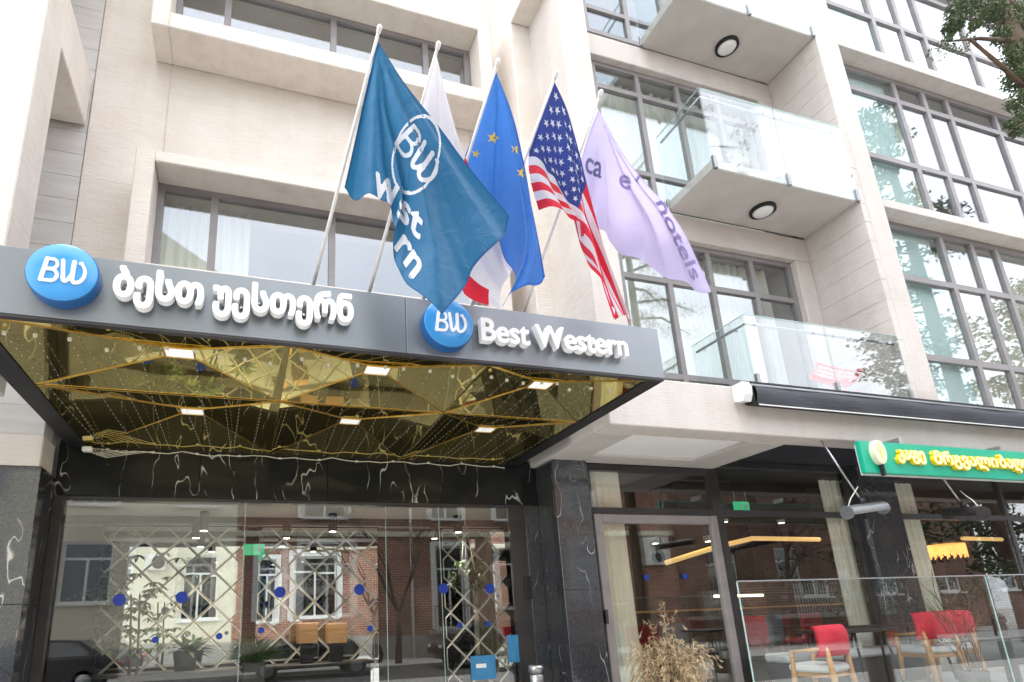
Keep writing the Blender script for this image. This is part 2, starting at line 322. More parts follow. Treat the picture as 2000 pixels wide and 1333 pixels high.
# ------------------------------------------------------------------ ground
struct(B('ground',PAVE,None,-120,120,-120,120,-.5,-.02))
struct(B('road',ASPH,None,-60,60,-6.5,-1.2,-.02,-.012))
struct(B('pavement',PAVE,None,-60,60,-1.05,4.55,-.02,.11))
struct(B('kerb',PLASTER,None,-60,60,-1.2,-1.052,-.02,.113,.01))
struct(B('far_pavement',PAVE,None,-60,60,-10,-6.5,-.02,.1))
struct(B('terrace_floor',PAVE,None,4.4,24,4.56,7.0,-.02,.5))
# ------------------------------------------------------------------ HOTEL BUILDING
H=thing('hotel_building','cream stone hotel with deep window boxes, glass balconies and black marble entrance','building',(0,7,0))
TOP=14.6
def wall(name,m,x0,x1,y0,y1,z0,z1,bev=.012,label=None): return B(name,m,H,x0,x1,y0,y1,z0,z1,bev,label)
# left bay: projecting frame with open side
wall('pier',STONE,-6,-2.08,5.3,5.8,3.64,TOP)
wall('spandrel',STONE,-2.8,-2.083,5.803,6.87,7.62,8.33)
wall('spandrel',STONE,-2.8,-2.083,5.803,6.87,11.0,11.7)
for i in range(34):   # recessed side wall in slabs
    z=3.64+i*.325
    for x0,x1 in ((-6,-3.3-.5*(i%2)),(-3.296-.5*(i%2),-2.07)):
        B('wall_slab',GREYSLAB,H,x0,x1,6.9,7.2,z+.0015,z+.3235,.003)
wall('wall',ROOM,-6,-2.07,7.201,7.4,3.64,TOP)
wall('wall',STONE,-6,-2.06,6.885,7.3,3.3,3.638)
# main wall around the window boxes
X0,X1=-2.06,3.56
wall('wall',STONE,X0,-1.2,6.88,7.3,3.9,TOP)
wall('wall',STONE,3.04,X1,6.88,7.3,3.9,TOP)
wall('wall',STONE,-1.2,3.04,6.88,7.3,3.9,5.5)
wall('wall',STONE,-1.2,3.04,6.88,7.3,6.84,9.1)
wall('wall',STONE,-1.2,3.04,6.88,7.3,10.22,TOP)
def window_box(z0,zi0,zi1,z1):
    mb=MB()
    xo0,xo1,xi0,xi1=-1.385,3.25,-1.18,3.05
    mb.bbox(xo0,xi0,6.32,6.879,z0,z1,.012); mb.bbox(xi1,xo1,6.32,6.879,z0,z1,.012)
    mb.bbox(xi0-.002,xi1+.002,6.323,6.879,z0+.003,zi0,.012); mb.bbox(xi0-.002,xi1+.002,6.323,6.879,zi1,z1-.003,.012)
    return mb.build('window_surround',STONE,H)
window_box(5.3,5.5,6.84,6.99); window_box(8.85,9.1,10.22,10.4)
def window(x0,x1,z0,z1,Y,mull,trans,fw=.07,m=FRAME,g=GLASS,skip=(),dep=.09,extra=()):
    "a window: outer frame (part) with its mullions, transoms and panes (sub-parts)"
    mb=MB(); y0,y1=Y-dep/2,Y+dep/2
    mb.box(x0,x0+fw,y0,y1,z0,z1); mb.box(x1-fw,x1,y0,y1,z0,z1); mb.box(x0+fw,x1-fw,y0+.002,y1,z0,z0+fw); mb.box(x0+fw,x1-fw,y0+.002,y1,z1-fw,z1)
    w=mb.build('window',m,H)
    xs=[x0+fw]+[v for mm in mull for v in (mm-fw/2,mm+fw/2)]+[x1-fw]
    zs=[z0+fw]+[v for t in trans for v in (t-fw/2,t+fw/2)]+[z1-fw]
    for mm in mull: B('mullion',m,w,mm-fw/2,mm+fw/2,y0+.004,y1-.004,z0+fw,z1-fw)
    for t in trans:
        for i in range(0,len(xs),2): B('transom',m,w,xs[i],xs[i+1],y0+.006,y1-.006,t-fw/2,t+fw/2)
    for i in range(0,len(xs),2):
        for j in range(0,len(zs),2):
            gg=g(xs[i],zs[j]) if callable(g) else g
            a=random.uniform(-.0035,.0035); b=random.uniform(-.003,.003)   # panes never sit perfectly true
            x_0,x_1,z_0,z_1=xs[i]+.002,xs[i+1]-.002,zs[j]+.002,zs[j+1]-.002; cx,cz=(x_0+x_1)/2,(z_0+z_1)/2
            q=MB().box(x_0,x_1,Y-.004,Y+.004,z_0,z_1); q.v=[(p[0],p[1]+a*(p[0]-cx)+b*(p[2]-cz),p[2]) for p in q.v]
            q.build('pane',gg,w)
    return w
window(-1.19,3.04,5.5,6.85,6.74,[-.53,.92,2.32],[],.085)
window(-1.19,3.04,9.1,10.23,6.74,[-.53,.92,2.32],[],.085)
# wall between window wall and balcony bay, with the slit window
wall('wall',STONE,3.55,3.97,6.22,7.3,3.9,TOP)
wall('wall_box',STONE,3.56,3.88,5.55,6.218,10.4,11.3)
wall('wall',STONE,3.97,4.3,6.6,7.3,3.9,TOP)
for z0,z1 in ((4.3,5.1),(5.2,7.4),(7.75,9.5),(9.58,10.35)):
    window(3.972,4.28,z0,z1,6.4,[],[],.05)
# slender pier
wall('pier',STONE_R,3.87,4.30,5.4,6.3,4.256,TOP)
# balcony bay
wall('lintel',STONE_R,4.30,8.91,6.38,7.2,7.16,7.6)
wall('lintel',STONE_R,4.30,8.91,6.38,7.2,10.48,10.92)
wall('lintel',STONE_R,4.30,8.91,6.38,7.2,13.8,14.3)
for z0,z1 in ((4.25,7.158),(7.79,10.478),(11.11,13.8)): wall('wall',STONE_R,8.58,8.91,6.38,7.2,z0,z1)
for z0,z1,tr in ((4.25,7.16,[4.86,6.44]),(7.79,10.48,[8.38,9.98]),(11.11,13.8,[11.7,13.2])):
    window(4.3,8.58,z0,z1,6.53,[5.17,6.03,6.85,7.72],tr,.085)
# pier right of the balconies: front courses, and the side wall in slabs
wall('pier',STONE_R,9.03,9.44,5.4,7.2,4.256,TOP)
for i in range(31):
    z=4.256+i*.333
    B('wall_slab',STONE_R,H,8.91,9.028,5.4+.001*(i%3),6.4,z+.0015,z+.3315,.0025)
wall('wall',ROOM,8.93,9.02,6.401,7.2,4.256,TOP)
# right curtain-wall floors
for z0,z1,tr in ((4.2,7.63,[5.2,6.6]),(7.79,10.93,[8.98,10.42]),(11.1,14.2,[12.42,13.6])):
    window(9.44,17.5,z0,z1,5.7,[11.08,11.85,12.5,13.9,15.3],tr,.1,FRAME,lambda x,z: GLASS_T if x<11 else GLASS)
for z0,z1 in ((7.632,7.788),(10.932,11.098),(14.2,14.6)): wall('spandrel',STONE_R,9.442,17.5,5.402,6.4,z0,z1,.008)
# lower beam over the terrace with its coffered soffit
wall('beam',STONE_R,3.87,20,5.4,5.72,3.64,4.25)
wall('beam',PLASTER,3.87,4.40,5.722,7.5,3.64,4.2)
wall('beam',PLASTER,6.14,6.74,5.722,7.02,3.64,4.2)
wall('soffit_band',PLASTER,4.402,6.138,6.66,7.02,3.645,4.2)
wall('soffit_board',SOFFITW,4.402,6.138,5.722,6.658,3.68,4.2,0)
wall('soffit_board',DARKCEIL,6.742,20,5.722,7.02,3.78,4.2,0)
wall('floor_slab',PLASTER,4.3,20,7.02,14,3.9,4.24,0); 
for z in (7.62,10.95): 
    wall('floor_slab',ROOMC,-6,3.9,7.31,14,z-.3,z,0); wall('floor_slab',ROOMC,4.3,8.9,6.62,14,z-.12,z+.14,0); wall('floor_slab',ROOMC,9.03,20,6.41,14,z-.1,z+.12,0)
wall('floor_slab',ROOMC,-6,3.9,7.6,14,3.75,4.2,0)
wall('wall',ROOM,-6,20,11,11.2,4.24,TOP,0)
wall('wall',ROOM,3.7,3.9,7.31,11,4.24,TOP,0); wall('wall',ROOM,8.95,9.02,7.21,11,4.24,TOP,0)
wall('roof',PLASTER,-6,20,7.3,14,TOP,TOP+.3,0)
# marble: piers and the lintel over the entrance in slabs
def mslab(x0,x1,y0,y1,z0,z1,m=None): return B('marble_slab',m or MARB,H,x0,x1,y0,y1,z0,z1,.003)
for z0,z1 in ((.1,1.9),(1.903,3.64)):
    mslab(3.94,4.47,6.9,7.7,z0,z1); mslab(-6,-2.05,6.9,7.7,z0,z1 if z1<3 else 3.298)
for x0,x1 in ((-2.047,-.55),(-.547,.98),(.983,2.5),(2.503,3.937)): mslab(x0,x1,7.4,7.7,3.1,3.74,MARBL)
for z0,z1 in ((.5,2.2),(2.203,3.78)): mslab(9.56,10.36,6.9,7.4,z0,z1)
mslab(3.73,3.937,7.42,7.7,.1,3.098)
# entrance glazing
ew=MB(); ew.box(-2.047,-1.95,7.42,7.52,.1,3.098); ew.box(3.5,3.728,7.42,7.52,.1,3.098); ew.box(-1.95,3.5,7.42,7.52,3.06,3.098)
EW=ew.build('window',FRAMED,H,label='entrance glazing in black frame with blue safety dots')
gx=[-1.95,.0,1.74,2.47,3.5]
for i in range(4):
    B('pane',GLASS_E,EW,gx[i]+.002,gx[i+1]-.004,7.446,7.456,.1,3.06)
    if i: B('pane_edge',GEDGE,EW,gx[i]-.004,gx[i]+.002,7.445,7.457,.1,3.06)
for px,py in ((233,1172),(355,1167),(547,1157),(702,1152),(866,1150),(957,1150)):
    p=at(px,py,7.44); MB().lathe(p,[(.066,0),(.066,.002)],20,'y').build('safety_dot',DOTB,EW)
for px,py in ((303,1250),(428,1243),(510,1232),(723,1228),(898,1221),(954,1219)):
    p=at(px,py,7.44); MB().lathe(p,[(.036,0),(.036,.002)],16,'y').build('safety_dot',DOTB,EW)
p=at(1005,1267,7.44); B('notice_sticker',STKB,EW,p.x-.1,p.x+.1,7.44,7.443,p.z-.17,p.z+.17)
p=at(944,1300,7.44); B('notice_sticker',STKB,EW,p.x-.17,p.x+.17,7.44,7.443,p.z-.17,p.z+.12,0)
p=at(940,1300,7.437); B('notice_sticker',WHITE,EW,p.x-.07,p.x+.07,7.4365,7.4385,p.z-.03,p.z+.02)
# cafe glazing
def cafewin(x0,x1,mull,m=FRAMED): return window(x0,x1,.5,3.638 if x0<6 else 3.776,7.07,mull,[2.97],.09,m,GLASS_E)
cafewin(4.472,6.72,[]); cafewin(6.72,9.56,[]); cafewin(10.36,17.5,[13.25,15.4])
dw=MB(); dw.bbox(4.565,4.70,7.0,7.08,.5,2.92,.01); dw.bbox(6.53,6.66,7.0,7.08,.5,2.92,.01); dw.bbox(4.70,6.53,7.003,7.08,2.79,2.917,.01)
DW=dw.build('door',FRAMEL,H,label='cafe door in a pale grey metal frame')
B('pane',GLASS_E,DW,4.702,6.528,7.04,7.046,.52,2.788)
hp=at(1183,1205,6.98); B('handle',FRAMED,DW,hp.x-.02,hp.x+.02,6.94,6.998,hp.z-.09,hp.z+.09,.005)
for px,py in ((1263,1128),(1338,1126)):
    p=at(px,py,7.03); MB().lathe(p,[(.042,0),(.042,.002)],16,'y').build('safety_dot',DOTB,DW)
ip=at(1031,1148,7.415); B('intercom',BLACK,H,ip.x-.05,ip.x+.05,7.395,7.418,ip.z-.15,ip.z+.15,.006)
# ground-floor rooms
wall('lobby_floor',FLOOR,-6,4.2,7.5,13,0,.1,0)
wall('lobby_ceiling',ROOMC,-6,4.3,7.702,13,3.12,3.3,0)
wall('lobby_ceiling',BLACK,-6,4.3,8.8,8.95,3.03,3.118,0)
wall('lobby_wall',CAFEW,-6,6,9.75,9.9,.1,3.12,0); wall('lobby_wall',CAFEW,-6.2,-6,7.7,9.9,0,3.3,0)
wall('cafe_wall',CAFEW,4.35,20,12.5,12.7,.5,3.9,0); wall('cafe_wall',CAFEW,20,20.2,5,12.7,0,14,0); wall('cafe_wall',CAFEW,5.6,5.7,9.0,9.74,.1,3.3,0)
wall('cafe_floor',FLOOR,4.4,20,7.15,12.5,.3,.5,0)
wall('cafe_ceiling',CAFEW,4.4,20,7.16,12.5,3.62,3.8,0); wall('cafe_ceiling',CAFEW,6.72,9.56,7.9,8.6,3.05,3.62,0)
# ------------------------------------------------------------------ BALCONIES
def balcony(zb,label,chair=False,x0=6.12,x1=8.905,slab=True):
    t=thing('balcony',label,'balcony',(x0,5.4,zb),'glass balconies of the hotel')
    if slab: B('slab',PLASTER,t,x0,x1,5.42,6.378,zb,zb+.16,.012)
    zt=zb+1.40 if slab else 5.3
    z0=zb-.0 if slab else 4.26
    xm=7.5
    for a,b in ((x0,xm-.006),(xm+.006,x1)):
        g=B('glass_panel',GLASS_R,t,a,b,5.395,5.411,z0,zt); B('edge',GEDGE,g,a,b,5.394,5.412,zt+.001,zt+.006)
        for xx in (a+.18,b-.18):
            MB().lathe((xx,5.389,zt-.12),[(.02,0),(.02,.005)],12,'y').build('bolt',STEEL,g)
            for w in (0,): MB().tube([(xx,5.412,zt-.12),(xx,5.47,zt-.12),(xx,5.47,zt-.09)],.009,6).build('bracket',STEEL,g)
    g=B('glass_panel',GLASS_R,t,x0-.008,x0+.006,5.413,6.375,z0,zt); B('edge',GEDGE,g,x0-.009,x0+.007,5.413,6.375,zt+.001,zt+.006)
    for xx in (x0+.02,xm,x1-.03): B('clamp',RAILM,t,xx-.028,xx+.028,5.375,5.425,z0-.02,z0+.2,.006)
    if slab: B('clamp',RAILM,t,x0-.03,x0+.02,6.33,6.37,z0-.02,z0+.2,.006)
    MB().tube([(x0+.06,6.36,zt-.09),(x0+.06,5.47,zt-.09)],.02,10).build('handrail',RAILM,t,True)
    MB().tube([(x0+.05,5.47,zt-.0895),(x1,5.47,zt-.0895)],.02,10).build('handrail',RAILM,t,True)
    for yy in (5.6,6.2): MB().tube([(x0+.06,yy,zt-.1),(x0+.06,yy,zt-.14),(x0+.004,yy,zt-.14)],.01,6).build('bracket',STEEL,t)
    return t
balcony(7.62,'glass balcony in the middle of the stack, between two round lamps'); balcony(10.93,'highest glass balcony, its panels cut by the picture top',)
balcony(4.25,'lowest glass balcony above the black awning, a red wire chair behind it',slab=False)
for z,l in ((7.62,'round black rimmed lamp under the middle balcony slab'),(10.93,'round black rimmed lamp under the highest balcony slab')):
    t=thing('ceiling_lamp',l,'lamp',(7.55,5.95,z),'round lamps under the balconies')
    MB().lathe((7.55,5.95,z),[(.19,-.002),(.19,-.05),(.165,-.06),(.15,-.05),(.15,-.002)],32).build('rim',BLACK,t,False)
    MB().lathe((7.55,5.95,z),[(.149,-.003),(.149,-.05),(.13,-.075),(.07,-.088),(.01,-.09)],32).build('diffuser',LAMPOFF,t,True)
# ------------------------------------------------------------------ lettering
def seg_field(P,segs,chunk=400):
    d=np.full(len(P),1e9)
    for i in range(0,len(segs),chunk):
        S=segs[i:i+chunk]; A=S[:,:2]; Bv=S[:,2:4]-A; r=S[:,4]
        l2=np.maximum((Bv**2).sum(1),1e-12)
        ap=P[:,None,:]-A[None]; tt=np.clip((ap*Bv[None]).sum(2)/l2,0,1)
        q=np.sqrt(((ap-tt[...,None]*Bv[None])**2).sum(2))-r
        d=np.minimum(d,q.min(1))
    return d
def iso_mesh(f,x0,z0,h,nx,nz):
    "clip a grid of triangles to f<0: vertices, faces and the border edges"
    V=[];key={};Fc=[];E=[]
    def gp(i,j):
        k=(i,j)
        if k not in key: key[k]=len(V); V.append((x0+i*h,z0+j*h))
        return key[k]
    def ep(a,b):
        k=(a,b) if a<b else (b,a)
        if k not in key:
            fa,fb=f[k[0][0],k[0][1]],f[k[1][0],k[1][1]]; t=fa/(fa-fb); t=min(max(t,.02),.98)
            key[k]=len(V); V.append((x0+(k[0][0]+t*(k[1][0]-k[0][0]))*h,z0+(k[0][1]+t*(k[1][1]-k[0][1]))*h))
        return key[k]
    for i in range(nx-1):
        for j in range(nz-1):
            c=[(i,j),(i+1,j),(i+1,j+1),(i,j+1)]; s=[f[a]<0 for a in c]
            if not any(s): continue
            if all(s): Fc.append([gp(*a) for a in c]); continue
            for tri in ((0,1,2),(0,2,3)):
                pol=[];cut=[]
                for q in range(3):
                    a,b=c[tri[q]],c[tri[(q+1)%3]]; sa,sb=s[tri[q]],s[tri[(q+1)%3]]
                    if sa: pol.append(gp(*a))
                    if sa!=sb: e=ep(a,b); pol.append(e); cut.append((e,sa))
                if len(pol)>=3: Fc.append(pol)
                if len(cut)==2:
                    (e0,o0),(e1,o1)=cut
                    E.append((e0,e1) if o0 else (e1,e0))
    return V,Fc,E
def shape_from(segs,poly,h,off):
    "segs: rows x0,z0,x1,z1,r ; poly: closed contours filled by winding"
    pts=segs[:,:4].reshape(-1,2) if len(segs) else np.vstack(poly); mr=(segs[:,4].max() if len(segs) else 0)+off+2*h
    x0,z0=pts.min(0)-mr; x1,z1=pts.max(0)+mr; nx=int((x1-x0)/h)+2; nz=int((z1-z0)/h)+2
    gx,gz=np.meshgrid(x0+np.arange(nx)*h,z0+np.arange(nz)*h,indexing='ij'); P=np.stack([gx.ravel(),gz.ravel()],1)
    d=seg_field(P,segs)
    if poly:
        wn=np.zeros(len(P))
        for c in poly:
            a=c; b=np.roll(c,-1,0)
            for (ax,az),(bx,bz) in zip(a,b):
                if az==bz: continue
                up=bz>az; inr=((P[:,1]>=min(az,bz))&(P[:,1]<max(az,bz))); xi=ax+(P[:,1]-az)*(bx-ax)/(bz-az)
                wn+=np.where(inr&(P[:,0]<xi),1 if up else -1,0)
        d=np.where(wn!=0,-np.abs(d),np.abs(d))
    f=(d-off).reshape(nx,nz); f=np.where(np.abs(f)<1e-6,1e-6,f)
    return iso_mesh(f,x0,z0,h,nx,nz)
def font_contours(s):
    c=bpy.data.curves.new('tmp','FONT'); c.body=s; o=bpy.data.objects.new('tmp',c); COL.objects.link(o)
    bpy.context.view_layer.update(); dg=bpy.context.evaluated_depsgraph_get()
    cu=o.evaluated_get(dg).to_curve(dg); out=[]
    for sp in cu.splines:
        bp=sp.bezier_points; pts=[]
        for i in range(len(bp)):
            a,b=bp[i],bp[(i+1)%len(bp)]; p0,p1,p2,p3=[np.array(v[:2]) for v in (a.co,a.handle_right,b.handle_left,b.co)]
            for t in np.linspace(0,1,7)[:-1]: pts.append((1-t)**3*p0+3*(1-t)**2*t*p1+3*(1-t)*t*t*p2+t**3*p3)
        out.append(np.array(pts))
    o.evaluated_get(dg).to_curve_clear(); bpy.data.objects.remove(o); bpy.data.curves.remove(c)
    return out
def glyphs(s,box,off,h):
    "text fitted into box (x0,x1,z0,z1); one shape per glyph"
    cs=font_contours(s); al=np.vstack(cs); mn,mxx=al.min(0),al.max(0); x0,x1,z0,z1=box
    sx,sz=(x1-x0-2*off)/(mxx[0]-mn[0]),(z1-z0-2*off)/(mxx[1]-mn[1])
    cs=[np.stack([x0+off+(c[:,0]-mn[0])*sx,z0+off+(c[:,1]-mn[1])*sz],1) for c in cs]
    cs.sort(key=lambda c:c[:,0].min()); gr=[]
    for c in cs:
        if gr and c[:,0].min()<gr[-1][1]-1e-4: gr[-1][0].append(c); gr[-1][1]=max(gr[-1][1],c[:,0].max())
        else: gr.append([[c],c[:,0].max()])
    out=[]
    for pl,_ in gr:
        sg=np.vstack([np.hstack([c,np.roll(c,-1,0),np.zeros((len(c),1))]) for c in pl]); out.append(shape_from(sg,pl,h,off))
    return out
def solid(sh,y0,y1):
    "front at y0 (towards the street), back at y1"
    V,F,E=sh; mb=MB(); n=len(V)
    v=[(a,y0,b) for a,b in V]+[(a,y1,b) for a,b in V]
    f=[tuple(q) for q in F]+[(b,a,a+n,b+n) for a,b in E]
    return mb.add(v,f)
def arc(cx,cz,rx,rz,a0,a1,n=10): return [(cx+rx*math.cos(R(a0+(a1-a0)*i/n)),cz+rz*math.sin(R(a0+(a1-a0)*i/n))) for i in range(n+1)]
def strokes(lst):
    rows=[]
    for pts,r in lst:
        for i in range(len(pts)-1):
            rr=r if not isinstance(r,tuple) else r[0]+(r[1]-r[0])*i/max(1,len(pts)-2)
            rows.append((*pts[i],*pts[i+1],rr))
    return np.array(rows)
def bw_logo(cx,cz,s):
    "the italic BW monogram, s = cap height"
    k=.07
    Bst=[([(.06,.04),(.19,.96)],k),([(.19,.96),(.36,.96)]+arc(.38,.755,.17,.205,85,-80)+[(.14,.53)],.055),([(.14,.53),(.4,.53)]+arc(.38,.285,.2,.245,80,-90)+[(.06,.045)],.06)]
    Wst=[([(.72,.95),(.78,.3)]+arc(.86,.28,.085,.2,180,275,6)+[(.99,.2),(1.08,.42)],.068),([(1.1,.95),(1.09,.4)]+arc(1.19,.25,.1,.19,170,275,6)+arc(1.2,.5,.3,.44,-70,52,10)+[(1.36,.93),(1.3,.9)],(.075,.05))]
    out=[]
    for st in (Bst,Wst):
        sg=strokes(st); sg[:,[0,2]]-=.74; sg[:,[1,3]]-=.5; sg*=s; sg[:,[0,2]]+=cx; sg[:,[1,3]]+=cz
        out.append(shape_from(sg,[],s/26,0.0))
    return out
# ------------------------------------------------------------------ CANOPY
CX0,CX1=-1.95,3.66
C=thing('entrance_canopy','grey fascia entrance canopy with a gold mirrored faceted soffit','canopy',(.85,5.8,3.66))
B('fascia_panel',FASCIA,C,CX0,1.18,4.2,4.25,3.675,4.18,.004); B('fascia_panel',FASCIA,C,1.184,CX1,4.2,4.25,3.675,4.18,.004)
B('fascia_lip',FRAMED,C,CX0,CX1,4.203,4.26,3.655,3.672,.003)
B('side_panel',FASCIA,C,CX1-.05,CX1,4.253,5.36,3.675,4.17,.004); B('side_panel',FASCIA,C,CX0,CX0+.05,4.253,6.87,3.675,4.17,.004)
B('roof',FRAMED,C,CX0+.052,CX1-.052,4.253,6.87,4.1,4.16)
B('soffit_border',BLACK,C,3.49,CX1-.001,4.262,7.38,3.655,3.69); B('soffit_border',BLACK,C,CX0+.001,-1.76,4.262,7.38,3.655,3.69)
B('soffit_border',BLACK,C,-1.757,3.487,7.37,7.395,3.655,3.74)
nx_=[-1.757,.27,1.92,3.487]; ny_=[4.264,5.48,7.365]
ZS=3.662; UP=.075
def tri_panel(pts):
    n=len(pts); v=[Vector(p) for p in pts]+[Vector(p)+Vector((0,0,.006)) for p in pts]
    mb=MB(); nrm=(v[1]-v[0]).cross(v[2]-v[0]); fr=list(range(n)); 
    if nrm.z>0: fr=fr[::-1]
    mb.add(v,[tuple(fr),tuple(i+n for i in fr[::-1])]+[(i,(i+1)%n,(i+1)%n+n,i+n) for i in range(n)])
    return mb.build('mirror_panel',GOLDMIR,C)
trims=set()
for i in range(3):
    for j in range(2):
        c=[(nx_[i],ny_[j]),(nx_[i+1],ny_[j]),(nx_[i+1],ny_[j+1]),(nx_[i],ny_[j+1])]
        lx=[-.56,1.05,2.65][i]; ly=[4.72,6.12][j]; hx,hy=.105,.085
        a=[(lx-hx,ly-hy),(lx+hx,ly-hy),(lx+hx,ly+hy),(lx-hx,ly+hy)]
        for k in range(4):
            p0,p1=c[k],c[(k+1)%4]; q1,q0=a[(k+1)%4],a[k]
            def ins(p): return (p[0]+(lx-p[0])*.003,p[1]+(ly-p[1])*.003,ZS+random.uniform(-.0,.006))
            tri_panel([ins(p0),ins(p1),(q1[0],q1[1],ZS+UP),(q0[0],q0[1],ZS+UP)])
            trims.add(((p0[0],p0[1],ZS),(q0[0],q0[1],ZS+UP)))
            trims.add(tuple(sorted(((p0[0],p0[1],ZS),(p1[0],p1[1],ZS)))))
        f=MB(); b=.009
        for (ax,bx,ay,by) in ((lx-hx-b,lx-hx,ly-hy-b,ly+hy+b),(lx+hx,lx+hx+b,ly-hy-b,ly+hy+b),(lx-hx,lx+hx,ly-hy-b,ly-hy),(lx-hx,lx+hx,ly+hy,ly+hy+b)):
            f.box(ax,bx,ay,by,ZS+UP-.012,ZS+UP+.03)
        fr=f.build('soffit_light',GOLD,C)
        B('diffuser',LAMPW,fr,lx-hx+.002,lx+hx-.002,ly-hy+.002,ly+hy-.002,ZS+UP-.004,ZS+UP+.004)
for p,q in sorted(trims):
    if p[1]==q[1] and p[1] in (ny_[0],ny_[2]): continue
    if p[0]==q[0] and p[0] in (nx_[0],nx_[3]): continue
    MB().tube([Vector(p)+Vector((0,0,-.004)),Vector(q)+Vector((0,0,-.004))],.0034,6).build('gold_trim',GOLD,C)
# round logo signs and letters on the fascia
def logo_sign(cx,cz,r,label):
    t=thing('logo_sign',label,'sign',(cx,4.19,cz),'round logo signs on the canopy')
    MB().lathe((cx,0,cz),[(r*.985,4.198),(r,4.19),(r,4.105),(r*.985,4.097),(r*.9,4.097)],56,'y').build('rim',LBLUED,t,False)
    MB().lathe((cx,0,cz),[(r*.972,4.0965),(r*.965,4.090),(r*.94,4.086),(r*.5,4.083),(.001,4.083)],56,'y').build('face',LBLUE,t,True)
    for sh in bw_logo(cx+.005,cz+.0,r*.8): solid(sh,4.072,4.0845).build('letter',WHITE,t)
logo_sign(-1.255,3.965,.222,'round blue BW sign at the left end of the canopy fascia'); logo_sign(1.515,3.925,.218,'round blue BW sign half hidden behind the tip of the teal flag')
def letters(txt,box,off,h,label,group,m=WHITE,y=(4.10,4.165),name='lettering_sign',cat='sign'):
    t=thing(name,label,cat,((box[0]+box[1])/2,4.19,box[2]),group)
    for sh in glyphs(txt,box,off,h):
        o=solid(sh,*y).build('letter',m,t)
        xs=[v[0] for v in sh[0]]; zs=[v[1] for v in sh[0]]
        B('standoff',STEEL,o,sum(xs)/len(xs)-.008,sum(xs)/len(xs)+.008,y[1],4.199,sum(zs)/len(zs)-.008,sum(zs)/len(zs)+.008)
letters('ბესთ უესთერნ',(-.945,.735,3.765,4.085),.0125,.008,'raised white Georgian letters on the grey canopy fascia','raised lettering on the canopy')
letters('Best Western',(1.80,3.225,3.805,4.02),.0075,.0065,'raised white letters reading Best Western on the canopy fascia','raised lettering on the canopy')
# ------------------------------------------------------------------ fairy lights under the canopy
def strand(x,first=None):
    t=thing('string_light','thin string of tiny clear bulbs stretched under the gold canopy','string light',(x,4.4,3.64),'strings of fairy lights under the canopy')
    x1=x+random.uniform(-.12,.12); y1=7.3; sag=random.uniform(.02,.07); y0=4.5+random.uniform(-.06,.12)
    pts=[]; n=14
    for i in range(n+1):
        k=i/n; pts.append(Vector((x+(x1-x)*k,y0+(y1-y0)*k,3.648-sag*4*k*(1-k))))
    MB().tube(pts,.0011,4).build('wire',WIRED,t)
    mb=MB(); m=26
    for i in range(1,m):
        k=i/m; p=Vector((x+(x1-x)*k,y0+(y1-y0)*k,3.648-sag*4*k*(1-k)-.006)); s=.0037
        mb.add([p+Vector(d)*s for d in ((1,0,0),(-1,0,0),(0,1,0),(0,-1,0),(0,0,1.3),(0,0,-1.3))],[(0,2,4),(2,1,4),(1,3,4),(3,0,4),(2,0,5),(1,2,5),(3,1,5),(0,3,5)])
    o=mb.build('bulbs',BULB,t); o['kind']='stuff'
    B('clip',WIREW,t,x-.013,x+.013,y0-.022,y0,3.63,3.658,.004)
k=-1.66
while k<3.42:
    strand(k); k+=random.uniform(.15,.24)
t=thing('cable','slack pale cable looped along the top of the marble lintel','cable',(.8,7.33,3.64))
pts=[Vector((-1.7+i*.16,7.32+.02*math.sin(i*1.7),3.63-.022*abs(math.sin(i*.55))+.012*math.sin(i*2.3))) for i in range(33)]
MB().tube(pts,.006,6).build('cord',WIREW,t)
mb=MB()
for i in range(1,33,3): p=pts[i]; B('connector',WIREW,t,p.x-.018,p.x+.018,p.y-.03,p.y-.006,p.z-.012,p.z+.012,.004)
t=thing('junction_box','small white junction box with loose wires at the left corner of the soffit','electric box',(-1.72,7.3,3.6))
B('casing',WHITEP,t,-1.78,-1.68,7.22,7.3,3.575,3.63,.006)
for i in range(5):
    a=-1.72+i*.03; MB().tube([(a,7.28,3.6),(a+.06,7.25,3.55-.01*i),(a+.15+.05*i,7.27,3.58),(a+.3+.06*i,7.3,3.62)],.004,5).build('wire',WIREW,t)
